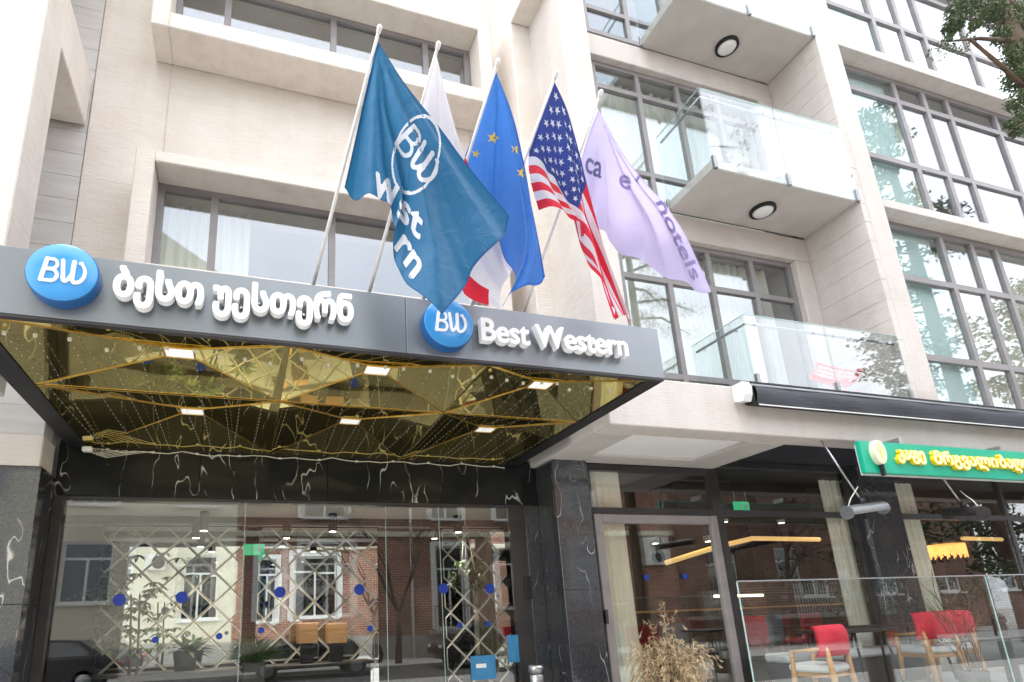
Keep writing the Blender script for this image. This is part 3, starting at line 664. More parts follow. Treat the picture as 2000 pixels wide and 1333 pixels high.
# ------------------------------------------------------------------ FLAGS
def crspline(pts,n):
    P=[np.array(p,float) for p in pts]; d=[0]
    for a,b in zip(P,P[1:]): d.append(d[-1]+np.linalg.norm(b-a))
    d=np.array(d)/d[-1]; out=[]
    for s in np.linspace(0,1,n):
        i=min(max(int(np.searchsorted(d,s)-1),0),len(P)-2); t=(s-d[i])/max(d[i+1]-d[i],1e-9)
        p0=P[i-1] if i>0 else 2*P[i]-P[i+1]; p1,p2=P[i],P[i+1]; p3=P[i+2] if i+2<len(P) else 2*P[i+1]-P[i]
        out.append(.5*((2*p1)+(-p0+p2)*t+(2*p0-5*p1+4*p2-p3)*t*t+(-p0+3*p1-3*p2+p3)*t**3))
    return np.array(out)
class Flag:
    def __init__(s,hoist,top,bot,fly,folds,nu=60,nv=44):
        c=lambda L_:[at(*p)[:] for p in L_]
        s.nu,s.nv=nu,nv
        Hh=crspline(c(hoist),nv); Tt=crspline(c(top),nu); Bb=crspline(c(bot),nu); Ff=crspline(c(fly),nv)   # hoist/fly run top->bottom
        u=np.linspace(0,1,nu)[:,None,None]; v=np.linspace(0,1,nv)[None,:,None]
        G=(1-v)*Tt[:,None,:]+v*Bb[:,None,:]+(1-u)*Hh[None]+u*Ff[None]-((1-u)*(1-v)*Tt[0]+u*(1-v)*Tt[-1]+(1-u)*v*Bb[0]+u*v*Bb[-1])
        uu=np.linspace(0,1,nu)[:,None]; vv=np.linspace(0,1,nv)[None,:]
        dy,dx=folds(uu,vv); G[:,:,1]+=dy; G[:,:,0]+=dx
        s.G=G
    def at(s,u,v,off=0):
        "u from hoist to fly, v from top to bottom"
        a=min(max(u,0),1)*(s.nu-1); b=min(max(v,0),1)*(s.nv-1); i=min(int(a),s.nu-2); j=min(int(b),s.nv-2); f,g=a-i,b-j; G=s.G
        p=(1-f)*(1-g)*G[i,j]+f*(1-g)*G[i+1,j]+(1-f)*g*G[i,j+1]+f*g*G[i+1,j+1]
        du=(1-g)*(G[i+1,j]-G[i,j])+g*(G[i+1,j+1]-G[i,j+1]); dv=(1-f)*(G[i,j+1]-G[i,j])+f*(G[i+1,j+1]-G[i+1,j])
        n=Vector(np.cross(dv,du)); n=n.normalized() if n.length>1e-9 else Vector((0,-1,0))
        pv=Vector(p)
        if n.dot(EYE-pv)<0: n=-n
        return pv+n*off
    def mesh(s,parent,mats,pick,name='cloth'):
        mb=MB(); n=s.nv
        V=[tuple(s.G[i,j]) for i in range(s.nu) for j in range(n)]; mb.add(V,[])
        for i in range(s.nu-1):
            for j in range(n-1):
                mb.f.append((i*n+j,(i+1)*n+j,(i+1)*n+j+1,i*n+j+1)); mb.mi.append(pick((i+.5)/(s.nu-1),(j+.5)/(n-1)))
        return mb.build(name,mats,parent,True)
    def hem(s,parent,m,w=.012):
        mb=MB(); n=40
        for ed in (lambda k,o:(k,o*.6),lambda k,o:(k,1-o*.6),lambda k,o:(1-o,k),lambda k,o:(o,k)):
            V=[s.at(*ed(i/n,o),.0025) for i in range(n+1) for o in (.002,w)]
            mb.add(V,[(2*i,2*i+1,2*i+3,2*i+2) for i in range(n)])
        return mb.build('hem',m,parent,True)
    def print_on(s,shape,f,parent,m,name,off=.004):
        V,F,E=shape; mb=MB(); vv=[f(a,b) for a,b in V]
        return mb.add([s.at(u,v,off) for u,v in vv],[tuple(q) for q in F]).build(name,m,parent,True)
    def at_px(s,px,py):
        "flag coordinates of the cloth point drawn at a pixel"
        if not hasattr(s,'P'):
            d=s.G-np.array(EYE); z=d@np.array(CF); s.P=np.stack([PPX+FPX*(d@np.array(CR))/z,PPY-FPX*(d@np.array(CU))/z],2)
        q=((s.P-np.array([px,py]))**2).sum(2); i,j=np.unravel_index(np.argmin(q),q.shape)
        i=min(max(i,1),s.nu-2); j=min(max(j,1),s.nv-2)
        J=np.stack([(s.P[i+1,j]-s.P[i-1,j])/2,(s.P[i,j+1]-s.P[i,j-1])/2],1)
        try: e=np.linalg.solve(J,np.array([px,py])-s.P[i,j])
        except Exception: e=np.zeros(2)
        e=np.clip(e,-1,1)
        return (i+e[0])/(s.nu-1),(j+e[1])/(s.nv-1)
POLEM=noisy('white_pole_paint',(.72,.7,.67),(.8,.78,.75),(3,3,20),.35)
def star(cx,cz,r,rot=0):
    pts=[(cx+(r if i%2==0 else r*.4)*math.sin(math.pi*i/5+rot),cz+(r if i%2==0 else r*.4)*math.cos(math.pi*i/5+rot)) for i in range(10)]
    return ([(cx,cz)]+pts,[(0,1+i,1+(i+1)%10) for i in range(10)],[])
poles=[((612,555),(740,60)),((720,575),(855,92)),((825,590),(971,125)),((922,596),(1085,148)),((1022,612),(1172,185))]
flabels=['large teal flag with the BW circle and Western lettering','white flag with red crosses, mostly behind the teal flag','blue flag with gold stars, third pole from the left','red and white striped flag with white stars on a blue canton','pale lavender flag with thin grey letters, rightmost pole']
FT=[]
YT,YB=3.1,4.42
for (b,tp),lb in zip(poles,flabels):
    pb,pt=at(*b,YB),at(*tp,YT); pb=pb+(pb-pt).normalized()*.18
    t=thing('flag',lb,'flag',pb,'flags on the canopy poles'); FT.append((t,pb,pt))
    MB().tube([pb,pt],[.016,.0115],10).build('pole',POLEM,t,True)
    d=(pt-pb).normalized(); e=MB(); q=d.to_track_quat('Z','Y').to_matrix()
    vv=[]; pr=[(.012,-.02),(.017,-.014),(.017,.0),(.02,.012),(.017,.028),(.006,.036)]
    e.lathe((0,0,0),pr,14); e.v=[tuple(pt+q@Vector(p)) for p in e.v]; e.build('finial',POLEM,t,True)
    c=MB(); c.bbox(pb.x-.05,pb.x+.05,pb.y-.06,pb.y+.05,pb.z-.04,pb.z+.06,.01); c.build('socket',STEEL,t)
def yp(k):  # depth of a hoist point k of the way down the pole
    return YT+(YB-YT)*k
def fold(u,v,amps):
    "ridges fanning out of the top hoist corner plus a soft belly"
    th=np.arctan2(v*.62+1e-4,u+1e-4); r=np.sqrt(u*u+(v*.62)**2)
    dy=0
    for a,k,p in amps: dy=dy+a*1.15*(np.sin(k*th+p)+.35*np.sin(2*k*th+2*p+.8))*np.minimum(r*1.6,1)
    return dy
# 1 teal flag
f1=Flag([(737,80,yp(.04)),(712,190,yp(.2)),(690,290,yp(.35)),(674,361,yp(.46))],
        [(737,80,yp(.04)),(805,172,3.16),(880,265,3.2),(945,340,3.24),(1001,412,3.28)],
        [(674,361,yp(.46)),(722,392,3.66),(766,421,3.62),(772,478,3.6),(800,545,3.56),(856,627,3.55)],
        [(1001,412,3.28),(988,455,3.34),(930,515,3.42),(908,560,3.48),(856,627,3.55)],
        lambda u,v:(fold(u,v,[(.05,9,.3),(.03,17,1.2),(.012,31,.5)])*(1-.3*u)+.03*np.sin(9*u+2*v)*u*(1-u)*2,.012*np.sin(14*v+5*u)*u*(1-u)*4))
TEAL=clothmat('teal_flag_cloth',(.012,.15,.32),.28,.42,.5)
def pale(name,c): return clothmat(name,c,.2)
PRINT=pale('white_flag_print',(.78,.8,.86))
t=FT[0][0]; cl1=f1.mesh(t,TEAL,lambda u,v:0)
def pxmap(fl,ox,oy,ax,ay,bx,by):
    "print frame: (s,t) -> pixel of the cloth -> flag coordinates"
    return lambda s,tt: fl.at_px(ox+ax*s+bx*tt,oy+ay*s+by*tt)
ring=shape_from(strokes([(arc(0,0,1,1,0,360,48),.045)]),[],.06,0)
f1.print_on(ring,pxmap(f1,813,303,31,40,34,-64),cl1,PRINT,'logo_ring')
for sh in bw_logo(0,0,1.0): f1.print_on(sh,pxmap(f1,816,300,41,57,33,-46),cl1,PRINT,'letter')
def wordpts(txt,w,off=.02): return glyphs(txt,(0,w,0,1),off,.055)
for (txt,ox,oy,w,ax,ay,bx,by) in (('W',726,380,1,48,32,8,-46),('st',775,424,1.5,30,32,10,-46),('rn',768,484,1.5,26,42,22,-28)):
    for sh in wordpts(txt,w,.05): f1.print_on(sh,pxmap(f1,ox,oy,ax,ay,bx,by),cl1,PRINT,'letter')
f1.hem(cl1,clothmat('teal_hem',(.004,.085,.23),.05,.5,.4))
rg=shape_from(strokes([(arc(0,0,1,1,0,360,16),.2)]),[],.2,0); f1.print_on(rg,pxmap(f1,803,540,2.6,2.6,2.4,-2.6),cl1,PRINT,'registered_mark')
# 2 white flag with red crosses
f2=Flag([(852,106,yp(.04)),(832,180,yp(.18)),(800,300,yp(.42))],
        [(852,106,yp(.04)),(878,200,3.32),(908,290,3.5),(960,400,3.66),(1013,502,3.74)],
        [(800,300,yp(.42)),(850,430,3.8),(900,545,3.86),(925,580,3.86),(978,606,3.86)],
        [(1013,502,3.74),(1000,530,3.78),(975,570,3.82),(978,606,3.86)],
        lambda u,v:(fold(u,v,[(.05,10,1.0),(.025,19,.2)])*(.8),.0*u*v))
WCL=clothmat('white_flag_cloth',(.76,.74,.8),.35); RCL=clothmat('red_flag_cloth',(.68,.02,.045),.25)
def geo(u,v):
    if abs(u-.5)<.06 or (abs(v-.5)<.1 and .4<u<.74) or (v>.8 and .7<u<.93): return 1
    return 0
c2=f2.mesh(FT[1][0],[WCL,RCL],geo)
# 3 blue flag with gold stars
f3=Flag([(969,141,yp(.04)),(945,205,yp(.17)),(905,318,yp(.42))],
        [(969,141,yp(.04)),(1006,222,3.2),(1034,320,3.28),(1058,430,3.36),(1076,528,3.42)],
        [(905,318,yp(.42)),(945,400,3.76),(985,480,3.72),(1004,548,3.66),(979,602,3.66)],
        [(1076,528,3.42),(1060,548,3.46),(1000,572,3.56),(979,602,3.66)],
        lambda u,v:(fold(u,v,[(.06,8.5,.9),(.03,16,.4)])+.05*np.sin(7*u)*v*u,.0*u*v))
EUB=clothmat('royal_blue_flag_cloth',(.05,.2,.62),.38,.55); GST=clothmat('gold_star_print',(.85,.62,.12),.2)
c3=f3.mesh(FT[2][0],EUB,lambda u,v:0); f3.hem(c3,clothmat('royal_hem',(.018,.12,.52),.1))
for px,py,q in ((963,270,13),(930,301,9),(1008,292,11),(1019,338,11)): f3.print_on(star(0,0,1,.2),pxmap(f3,px,py,q,q*.1,q*.1,-q),c3,GST,'star')
# 4 striped flag with canton
f4=Flag([(1083,160,yp(.03)),(1060,225,yp(.14)),(1036,292,yp(.28)),(1038,345,3.5),(1056,406,3.52)],
        [(1083,160,yp(.03)),(1110,216,3.2),(1136,300,3.28),(1150,350,3.33),(1182,455,3.42),(1214,550,3.5),(1240,626,3.55)],
        [(1056,406,3.52),(1098,420,3.5),(1136,441,3.46),(1150,500,3.52),(1166,560,3.56),(1184,608,3.58)],
        [(1240,626,3.55),(1226,612,3.6),(1205,622,3.55),(1184,608,3.58)],
        lambda u,v:(fold(u,v,[(.04,8,.4),(.02,15,1.4)])*(1-.2*u)+.05*np.sin(16*v+2*u)*np.clip(u-.3,0,1),.014*np.sin(13*v+3*u)*np.clip(u-.35,0,1)),78,53)
USR=clothmat('red_stripe_cloth',(.72,.03,.06),.3); USW=clothmat('white_stripe_cloth',(.74,.72,.8),.35); USB=clothmat('navy_canton_cloth',(.035,.06,.27),.25)
c4=f4.mesh(FT[3][0],[USR,USW,USB],lambda u,v:2 if (u<.4 and v<7/13) else int(v*13)%2)
for r in range(9):
    for q in range(6 if r%2==0 else 5):
        u=.4*(q*2+1+(r%2))/12; v=7/13*(r+1)/10
        f4.print_on(star(0,0,.026),lambda s,w,u=u,v=v:(u+s*.75,v-w),c4,PRINT,'star')
# 5 lavender flag
f5=Flag([(1169,214,yp(.07)),(1150,265,yp(.2)),(1118,380,yp(.45))],
        [(1169,214,yp(.07)),(1216,290,3.2),(1262,352,3.26),(1312,405,3.32),(1348,455,3.38),(1375,515,3.42),(1397,566,3.46)],
        [(1112,390,yp(.45)),(1160,448,3.7),(1198,470,3.66),(1224,504,3.66),(1240,524,3.6)],
        [(1397,566,3.46),(1370,563,3.5),(1300,537,3.56),(1240,524,3.6)],
        lambda u,v:(fold(u,v,[(.045,9,.1),(.02,18,.9)])+.04*np.sin(10*u)*u*(1-u),.0*u*v))
LAV=clothmat('lavender_flag_cloth',(.6,.54,.8),.45); GREYP=clothmat('slate_print',(.2,.2,.38),.3); LAVP=clothmat('lilac_print',(.36,.32,.56),.4)
c5=f5.mesh(FT[4][0],LAV,lambda u,v:0); f5.hem(c5,clothmat('lavender_hem',(.6,.55,.78),.2))
for (txt,ox,oy,ax,ay,bx,by,m) in (('ca',1142,336,20,9,4,-30,GREYP),('e',1210,366,28,8,0,-27,LAVP),('l',1240,352,5,5,10,-14,LAVP),('hotels',1280,396,15,32,20,-9,LAVP)):
    for sh in wordpts(txt,.8*len(txt),.03): f5.print_on(sh,pxmap(f5,ox,oy,ax,ay,bx,by),c5,m,'letter')
# ------------------------------------------------------------------ AWNING, CAFE SIGN, HEATERS
t=thing('awning','rolled charcoal fabric awning on the beam over the cafe terrace','awning',(9,5.2,4))
AX=5.80
B('cassette',BLACK,t,AX,17,5.21,5.395,4.225,4.255,.006); B('trim_bar',RAILM,t,AX+.004,17,5.206,5.22,4.195,4.223,.004)
mb=MB(); pr=[(5.215,4.192),(5.2,4.15),(5.196,4.09),(5.204,4.02),(5.212,3.965)]; n=60
V=[]
for i in range(n+1):
    x=AX+.05+(17-AX-.05)*i/n
    for y,z in pr: V.append((x,y+.005*math.sin(x*5.1+z*9),z+.003*math.sin(x*2.3)))
k=len(pr); mb.add(V,[(i*k+j,i*k+j+1,(i+1)*k+j+1,(i+1)*k+j) for i in range(n) for j in range(k-1)]); mb.build('fabric',AWN,t,True)
B('hem_bar',WHITEP,t,AX+.07,17,5.206,5.218,3.948,3.963,.003)
B('roller',BLACK,t,AX+.02,17,5.235,5.392,3.99,4.223,.03)
mb=MB(); prof=[(5.2,4.18),(5.23,4.245),(5.395,4.245),(5.395,4.03),(5.25,4.0),(5.21,4.08)]
mb.add([(x,y,z) for x in (AX-.12,AX-.002) for y,z in prof],[tuple(range(6))[::-1],tuple(range(6,12))]+[(i,(i+1)%6,(i+1)%6+6,i+6) for i in range(6)]); mb.build('end_bracket',WHITEP,t)
SY=5.12
t=thing('cafe_sign','green cafe sign with yellow Georgian letters and a round tree emblem','sign',(9,5.2,3.15))
pA,pB_,pC=at(1678,866,SY),at(1693,926,SY),at(1990,880,SY); SX=(pA.x+pB_.x)/2
zt,zb=3.545,3.135
B('board',GREEN,t,SX,11.4,SY,SY+.065,zb,zt,.008); B('backing',WHITEP,t,SX+.04,11.4,SY+.067,SY+.1,zb-.012,zt-.03)
B('fixing',STEEL,t,8,8.05,SY+.02,5.399,zt+.002,3.63) ; B('fixing',STEEL,t,10,10.05,SY+.05,5.399,zt+.002,3.63)
ctr=at(1719,883,SY-.06); ex,ez=.105,.155
mb=MB(); mb.lathe((0,0,0),[(1,.03),(1,-.03),(.93,-.036),(.001,-.036)],36,'y'); mb.v=[(ctr.x+p[0]*ex,SY-.032+p[1],ctr.z+p[2]*ez) for p in mb.v]; e=mb.build('emblem',noisy('emblem_cream',(.72,.7,.5),(.8,.78,.58),(8,8,8),.4),t)
for a,b in (((0,-.8),(0,.75)),((0,-.2),(-.5,.35)),((0,.0),(.5,.5)),((0,-.45),(.45,0))):
    MB().tube([(ctr.x+a[0]*ex,SY-.069,ctr.z+a[1]*ez),(ctr.x+b[0]*ex,SY-.069,ctr.z+b[1]*ez)],.004,5).build('vein',YEL,e)
B('emblem_stem',BLACK,t,ctr.x-.0,ctr.x+.035,SY-.05,SY-.001,ctr.z-ez-.14,ctr.z-ez+.01,.004)
q0,q1=at(1752,895,SY-.03),at(1808,903,SY-.03); r0,r1=at(1821,895,SY-.03),at(1948,903,SY-.03); s0=at(1949,905,SY-.03)
for txt,box in (('კაფე',(q0.x,q1.x,3.26,3.45)),('მრგვალი',(r0.x,r1.x-.02,3.22,3.47)),('ბაღი',(s0.x,s0.x+.62,3.22,3.47))):
    for sh in glyphs(txt,box,.017,.011): solid(sh,SY-.045,SY-.001).build('letter',YEL,t)
    bx=(box[0]+.009,box[1]-.009,box[2]+.009,box[3]-.009)
    for sh in glyphs(txt,bx,.006,.008): solid(sh,SY-.05,SY-.0455).build('letter_face',YELL,t)
def heater(c,ang,L_,label,rodtop,m=RAILM):
    t=thing('patio_heater',label,'heater',c,'heaters hung over the terrace')
    c=Vector(c); d=Vector((math.cos(ang),math.sin(ang)*.8,.12)).normalized()
    sd=d.cross(Vector((0,0,1))).normalized(); up=sd.cross(d)
    mb=MB(); n=12; V=[]
    for s in (-L_/2,L_/2):
        for i in range(n+1):
            a=R(-20+220*i/n); V.append(c+d*s+sd*math.cos(a)*.085+up*math.sin(a)*.085)
        for i in range(n,-1,-1):
            a=R(-20+220*i/n); V.append(c+d*s+sd*math.cos(a)*.075+up*math.sin(a)*.075)
    k=2*(n+1); mb.add(V,[(i,(i+1)%k,(i+1)%k+k,i+k) for i in range(k)]+[tuple(range(k)),tuple(range(2*k-1,k-1,-1))]); mb.build('reflector',m,t)
    MB().tube([c-d*(L_/2-.03)-up*.01,c+d*(L_/2-.03)-up*.01],.02,8).build('heating_tube',WHITEP,t,True)
    for s in (-L_/2,L_/2): 
        e=MB(); e.tube([c+d*s-d*.006,c+d*s+d*.006],.083,14); e.build('end_cap',m,t)
    MB().tube([c+up*.08,Vector(rodtop)],.013,8).build('rod',STEEL,t,True)
    MB().tube([c+up*.07-d*.02,c+up*.15],.03,8).build('joint',BLACK,t,True)
    MB().tube([c-d*L_*.42+up*.07,c-d*L_*.3+up*.16,c-d*.12+up*.22,c+up*.3],.007,5).build('lead',WIREW,t,True)
heater(at(1690,997,5.3),R(6),.72,'grey tubular heater hanging left of the green sign',(7.05,5.5,3.77))
heater(at(1884,1003,5.3),R(62),.8,'dark tubular heater hanging below the middle of the green sign',(8.9,5.5,3.77),FRAMED)
B('ceiling_track',WHITEP,H,5.9,8.2,5.9,5.96,3.755,3.779)
# ------------------------------------------------------------------ TERRACE
t=thing('glass_railing','clear glass terrace railing with a pale metal top edge','railing',(8,4.6,.5))
for a,b in ((4.48,7.955),(7.97,11.4),(11.41,15)):
    g=B('glass_panel',GLASS_R,t,a,b,4.594,4.606,.4,1.83); B('top_edge',STEEL,g,a,b,4.588,4.612,1.831,1.842,.002); B('side_edge',GEDGE,g,a-.006,a-.0005,4.594,4.606,.4,1.83)
B('base_channel',RAILM,t,4.45,15,4.57,4.63,.3,.398)
def chair(loc,rz,label,seatm=CUSH,first=None):
    t=thing('bar_chair',label,'chair',(0,0,0),'red bar chairs on the terrace')
    mb=MB(); n=14; V=[]
    for (z,off,h) in ((.60,.0,.0),(.64,.06,1),(.74,.09,1),(.86,.08,1),(.915,.04,1),(.93,.0,1)):
        for i in range(n+1):
            a=R(-75+150*i/n); rr=.29; x=math.sin(a)*rr*(1.0); y=-.05-math.cos(a)*.2
            V.append((x*(1+off*.3),y-off*.6,z+.02*math.cos(a)))
    k=n+1
    back=[(p[0]*.8,p[1]*.72+.02,p[2]) for p in V]; m5=6*k
    F=[(r*k+i,r*k+i+1,(r+1)*k+i+1,(r+1)*k+i) for r in range(5) for i in range(n)]
    F2=[tuple(q+m5 for q in f[::-1]) for f in F]
    rim=[(i,i+m5,i+1+m5,i+1) for i in range(n)]+[(5*k+i,5*k+i+1,5*k+i+1+m5,5*k+i+m5) for i in range(n)]+[(r*k,(r+1)*k,(r+1)*k+m5,r*k+m5) for r in range(5)]+[(r*k+n,r*k+n+m5,(r+1)*k+n+m5,(r+1)*k+n) for r in range(5)]
    mb.add(V+back,F+F2+rim); o=mb.build('backrest',RED,t,True)
    B('seat',seatm,t,-.24,.24,-.2,.26,.44,.53,.035)
    B('seat_frame',WOOD,t,-.22,.22,-.18,.24,.39,.438,.01)
    for s in (-1,1):
        MB().tube([(s*.26,-.24,0),(s*.22,-.2,.42),(s*.235,-.19,.74)],[.018,.036,.022],8).build('leg',WOOD,t,True)
        MB().tube([(s*.25,.24,0),(s*.23,.21,.4),(s*.25,.18,.66)],[.018,.032,.018],8).build('leg',WOOD,t,True)
        MB().tube([(s*.25,.2,.66),(s*.26,0,.68),(s*.25,-.16,.7)],.018,8).build('armrest',WOOD,t,True)
    t.location=loc; t.rotation_euler=(0,0,rz); return t
c0=chair((6.36,5.5,.42),R(16),'raspberry red bar chair seen from behind, leftmost on the terrace')
copy_tree(c0,None,(8.5,5.75,.5),R(-8),'raspberry red bar chair behind the twiggy shrub')
copy_tree(c0,None,(9.2,5.95,.5),R(-40),'red bar chair turned sideways next to the dark bollard')
def table(x,y,label,sx=.5):
    t=thing('terrace_table',label,'table',(x,y,.5),'black tables on the terrace')
    B('top',BLACK,t,x-sx,x+sx,y-.3,y+.3,1.24,1.275,.008)
    for s in (-1,1):
        for r in (-1,1): MB().tube([(x+s*(sx-.05),y+r*.25,.5),(x+s*(sx-.14),y+r*.2,1.24)],.016,8).build('leg',BLACK,t,True)
    MB().tube([(x-sx+.1,y,.9),(x+sx-.1,y,.9)],.013,8).build('stretcher',BLACK,t,True)
table(7.42,5.95,'black table between the two front red chairs'); table(9.0,6.5,'black table deeper on the terrace near the marble pier',.7)
t=thing('bench','long pale cushioned bench along the cafe window','bench',(8,6.6,.5))
B('seat',CUSH,t,6.9,9.5,6.45,6.85,.86,.97,.03); B('base',POT,t,6.95,9.45,6.5,6.83,.5,.86,.01); B('cushion',ORANGE,t,8.9,9.1,6.5,6.6,.972,1.2,.03)
t=thing('bollard','dark round-topped post at the right end of the terrace','post',(9.72,5.6,.5))
MB().lathe((9.72,5.6,.5),[(.075,0),(.075,.72),(.06,.76),(.085,.77),(.085,.79),(.07,.81)],20).build('shaft',FRAMED,t,True)
MB().lathe((9.72,5.6,1.3),[(.075,0),(.085,.02),(.07,.06),(.04,.085),(.005,.095)],20).build('cap',FRAMED,t,True)
def twig_tree(mb,p,d,L_,r,depth,spread,minr=.002,n=5):
    p=Vector(p); q=p+d*L_; m=(p+q)/2+Vector((random.uniform(-1,1),random.uniform(-1,1),random.uniform(-1,1)))*L_*.06
    mb.tube([p,m,q],[r,r*.85,r*.7],n,False)
    if depth==0: return
    for _ in range(random.choice((2,2,3))):
        v=(d+Vector((random.uniform(-1,1),random.uniform(-1,1),random.uniform(-.6,.9)))*spread).normalized()
        twig_tree(mb,q if random.random()<.7 else m,v,L_*random.uniform(.6,.85),max(r*.62,minr),depth-1,spread,minr,n)
t=thing('bare_shrub','thin leafless shrub with curling twigs in front of the marble pier','shrub',(8.1,5.1,.5))
mb=MB()
for i in range(5): twig_tree(mb,(8.1+i*.03,5.1+random.uniform(-.05,.05),.5),Vector((random.uniform(-.25,.25),random.uniform(-.1,.1),1)).normalized(),.55,.008,3,.55,.003,5)
mb.build('twigs',BARK,t)
MB().lathe((8.15,5.1,.5),[(.12,0),(.16,.28),(.15,.28),(.14,.25)],16).build('pot',POT,t,True)
# dried plant by the cafe door
t=thing('dried_plant','tan dried feathery plant in a pot beside the cafe door','plant',(4.72,6.05,.5))
MB().lathe((4.72,6.05,.11),[(.16,0),(.22,.4),(.21,.4),(.19,.37)],20).build('pot',POT,t,True)
st=MB(); lf=MB()
random.seed(21)
rv0=lambda a:Vector((random.uniform(-a,a),random.uniform(-a,a),random.uniform(-a,a)))
for i in range(190):
    a=random.uniform(0,6.28); sp=random.uniform(.05,.46); hgt=random.uniform(.3,.85)*(1-.45*sp)
    if i<7: hgt=random.uniform(.85,1.12); sp=random.uniform(.03,.3)
    base=Vector((4.74+.08*math.cos(a),6.05+.08*math.sin(a),.5)); tip=Vector((4.74+sp*math.cos(a),6.05+sp*math.sin(a)*.8,.52+hgt))
    dr=Vector((math.cos(a)*.1,math.sin(a)*.09,-.07)); pts=[base,base.lerp(tip,.5)+Vector((0,0,.06)),tip,tip+dr*.7,tip+dr*1.2+Vector((0,0,-.05))]
    sm=crspline(pts,10); st.tube([Vector(p) for p in sm],[.004]*5+[.0025]*5,4,False)
    for q in range(3,10):
        dirn=(Vector(sm[q])-Vector(sm[q-1])).normalized()
        for _ in range(13):
            c=Vector(sm[q])+dirn*random.uniform(-.04,.04); dd=(dirn*.9+rv0(.75)+Vector((0,0,-.25))).normalized()*random.uniform(.025,.055)
            w=dd.cross(rv0(1)).normalized()*.0028
            lf.add([c-w,c+w,c+dd*.6+w*.8+Vector((0,0,-.004)),c+dd],[(0,1,2,3)])
st.build('stem',BARK,t); lf.build('foliage',TAN,t)
t=thing('ash_bin','chrome ash bin standing in the entrance beside the marble pier','bin',(3.58,7.15,.1))
MB().lathe((3.58,7.15,.1),[(.09,0),(.09,.78),(.085,.79)],24).build('body',STEEL,t,True); MB().lathe((3.58,7.15,.9),[(.088,0),(.1,.01),(.1,.09),(.09,.1),(.06,.1),(.055,.06)],24).build('top',STEEL,t,True)
# red wire chair on the lowest balcony
t=thing('wire_chair','red wire lounge chair on the lowest balcony','chair',(8.25,5.85,4.25))
def shell(u,v): # u -1..1 across, v 0..1 seat front to back top
    return Vector((8.25+u*(.34+.12*v)-.12+.45*max(0,v-.35),5.85+.1*u*u,4.72-.12*math.sin(v*2.2)+.52*max(0,v-.4)**1.15+.12*u*u))
rim=[shell(-1+2*i/14,1) for i in range(15)]+[shell(1,1-i/10) for i in range(1,11)]+[shell(1-2*i/14,0) for i in range(1,15)]+[shell(-1,i/10) for i in range(1,11)]
MB().tube(rim,.017,6,False).build('rim',PINKW,t,True)
mb=MB()
for i in range(1,12): u=-1+2*i/12; mb.tube([shell(u,k/8) for k in range(9)],.007,4,False)
for k in range(1,9): mb.tube([shell(-1+2*i/10,k/9) for i in range(11)],.007,4,False)
mb.build('wires',PINKW,t)
for s in (-1,1):
    for r in (-.2,.25): MB().tube([(8.25+s*.22,5.85+r,4.25),(8.25+s*.12,5.85+r*.5,4.56)],.01,6).build('leg',PINKW,t,True)
# ------------------------------------------------------------------ CURTAINS AND BLINDS
def curtain(x0,x1,y,z0,z1,m,label,amp=.035,wl=.13,seed=1):
    rnd=random.Random(seed); n=max(8,int((x1-x0)/.022)); mb=MB(); V=[]; ph=rnd.uniform(0,6)
    for i in range(n+1):
        x=x0+(x1-x0)*i/n; a=2*math.pi*x/wl+.8*math.sin(x*3.1+ph)+.5*math.sin(x*7+ph)
        for k,z in enumerate((z1,(z0+z1)/2,z0)): V.append((x,y+amp*(.55+.2*k)*math.sin(a)+.01*math.sin(x*19),z))
    mb.add(V,[(i*3+j,i*3+j+1,(i+1)*3+j+1,(i+1)*3+j) for i in range(n) for j in range(2)])
    o=mb.build('curtain',m,None,True); return tag(o,label,'curtain','curtains behind the hotel windows')
curtain(-1.15,-.1,7.05,5.4,6.95,CURTG,'grey green curtain in the window just above the canopy, left panes',seed=2)
curtain(4.35,8.25,6.75,4.25,7.12,CURTG,'long pale curtain behind the lowest balcony windows',.05,.16,3)
curtain(4.35,8.5,6.75,7.8,10.4,CURTG,'long pale curtain behind the middle balcony windows',.05,.16,4)
curtain(11.15,13.0,5.95,4.25,7.5,CURT,'cream curtain behind the right hand glazing, just above the awning',.05,.15,5)
curtain(13.1,17,5.95,4.25,7.5,CURT,'cream curtain at the far right just above the awning',.05,.15,6)
curtain(11.15,11.75,5.95,7.85,10.85,CURT,'narrow cream curtain beside the teal panes of the middle right floor',.05,.15,7)
curtain(11.2,11.9,5.95,11.15,14,CURT,'narrow cream curtain in the highest right hand windows',.05,.15,8)
for z0,z1,l in ((4.25,7.55,'pale teal blind behind the left panes just above the awning'),(7.85,10.85,'pale teal blind behind the left panes of the middle right floor'),(11.15,14.1,'pale teal blind behind the left panes at the top right')):
    o=B('roller_blind',BLIND,None,9.5,11.0,5.79,5.80,z0,z1); tag(o,l,'blind','blinds behind the right hand glazing')
curtain(4.74,5.17,7.22,.5,3.6,CURT,'narrow cream curtain inside the cafe door, by the marble pier',.04,.1,9)
curtain(9.1,9.78,7.25,.5,3.6,CURT,'wide cream curtain inside the cafe, left of the second marble pier',.05,.14,10)
curtain(10.72,11.28,7.25,.5,3.6,CURT,'cream curtain inside the cafe, right of the second marble pier',.05,.14,11)
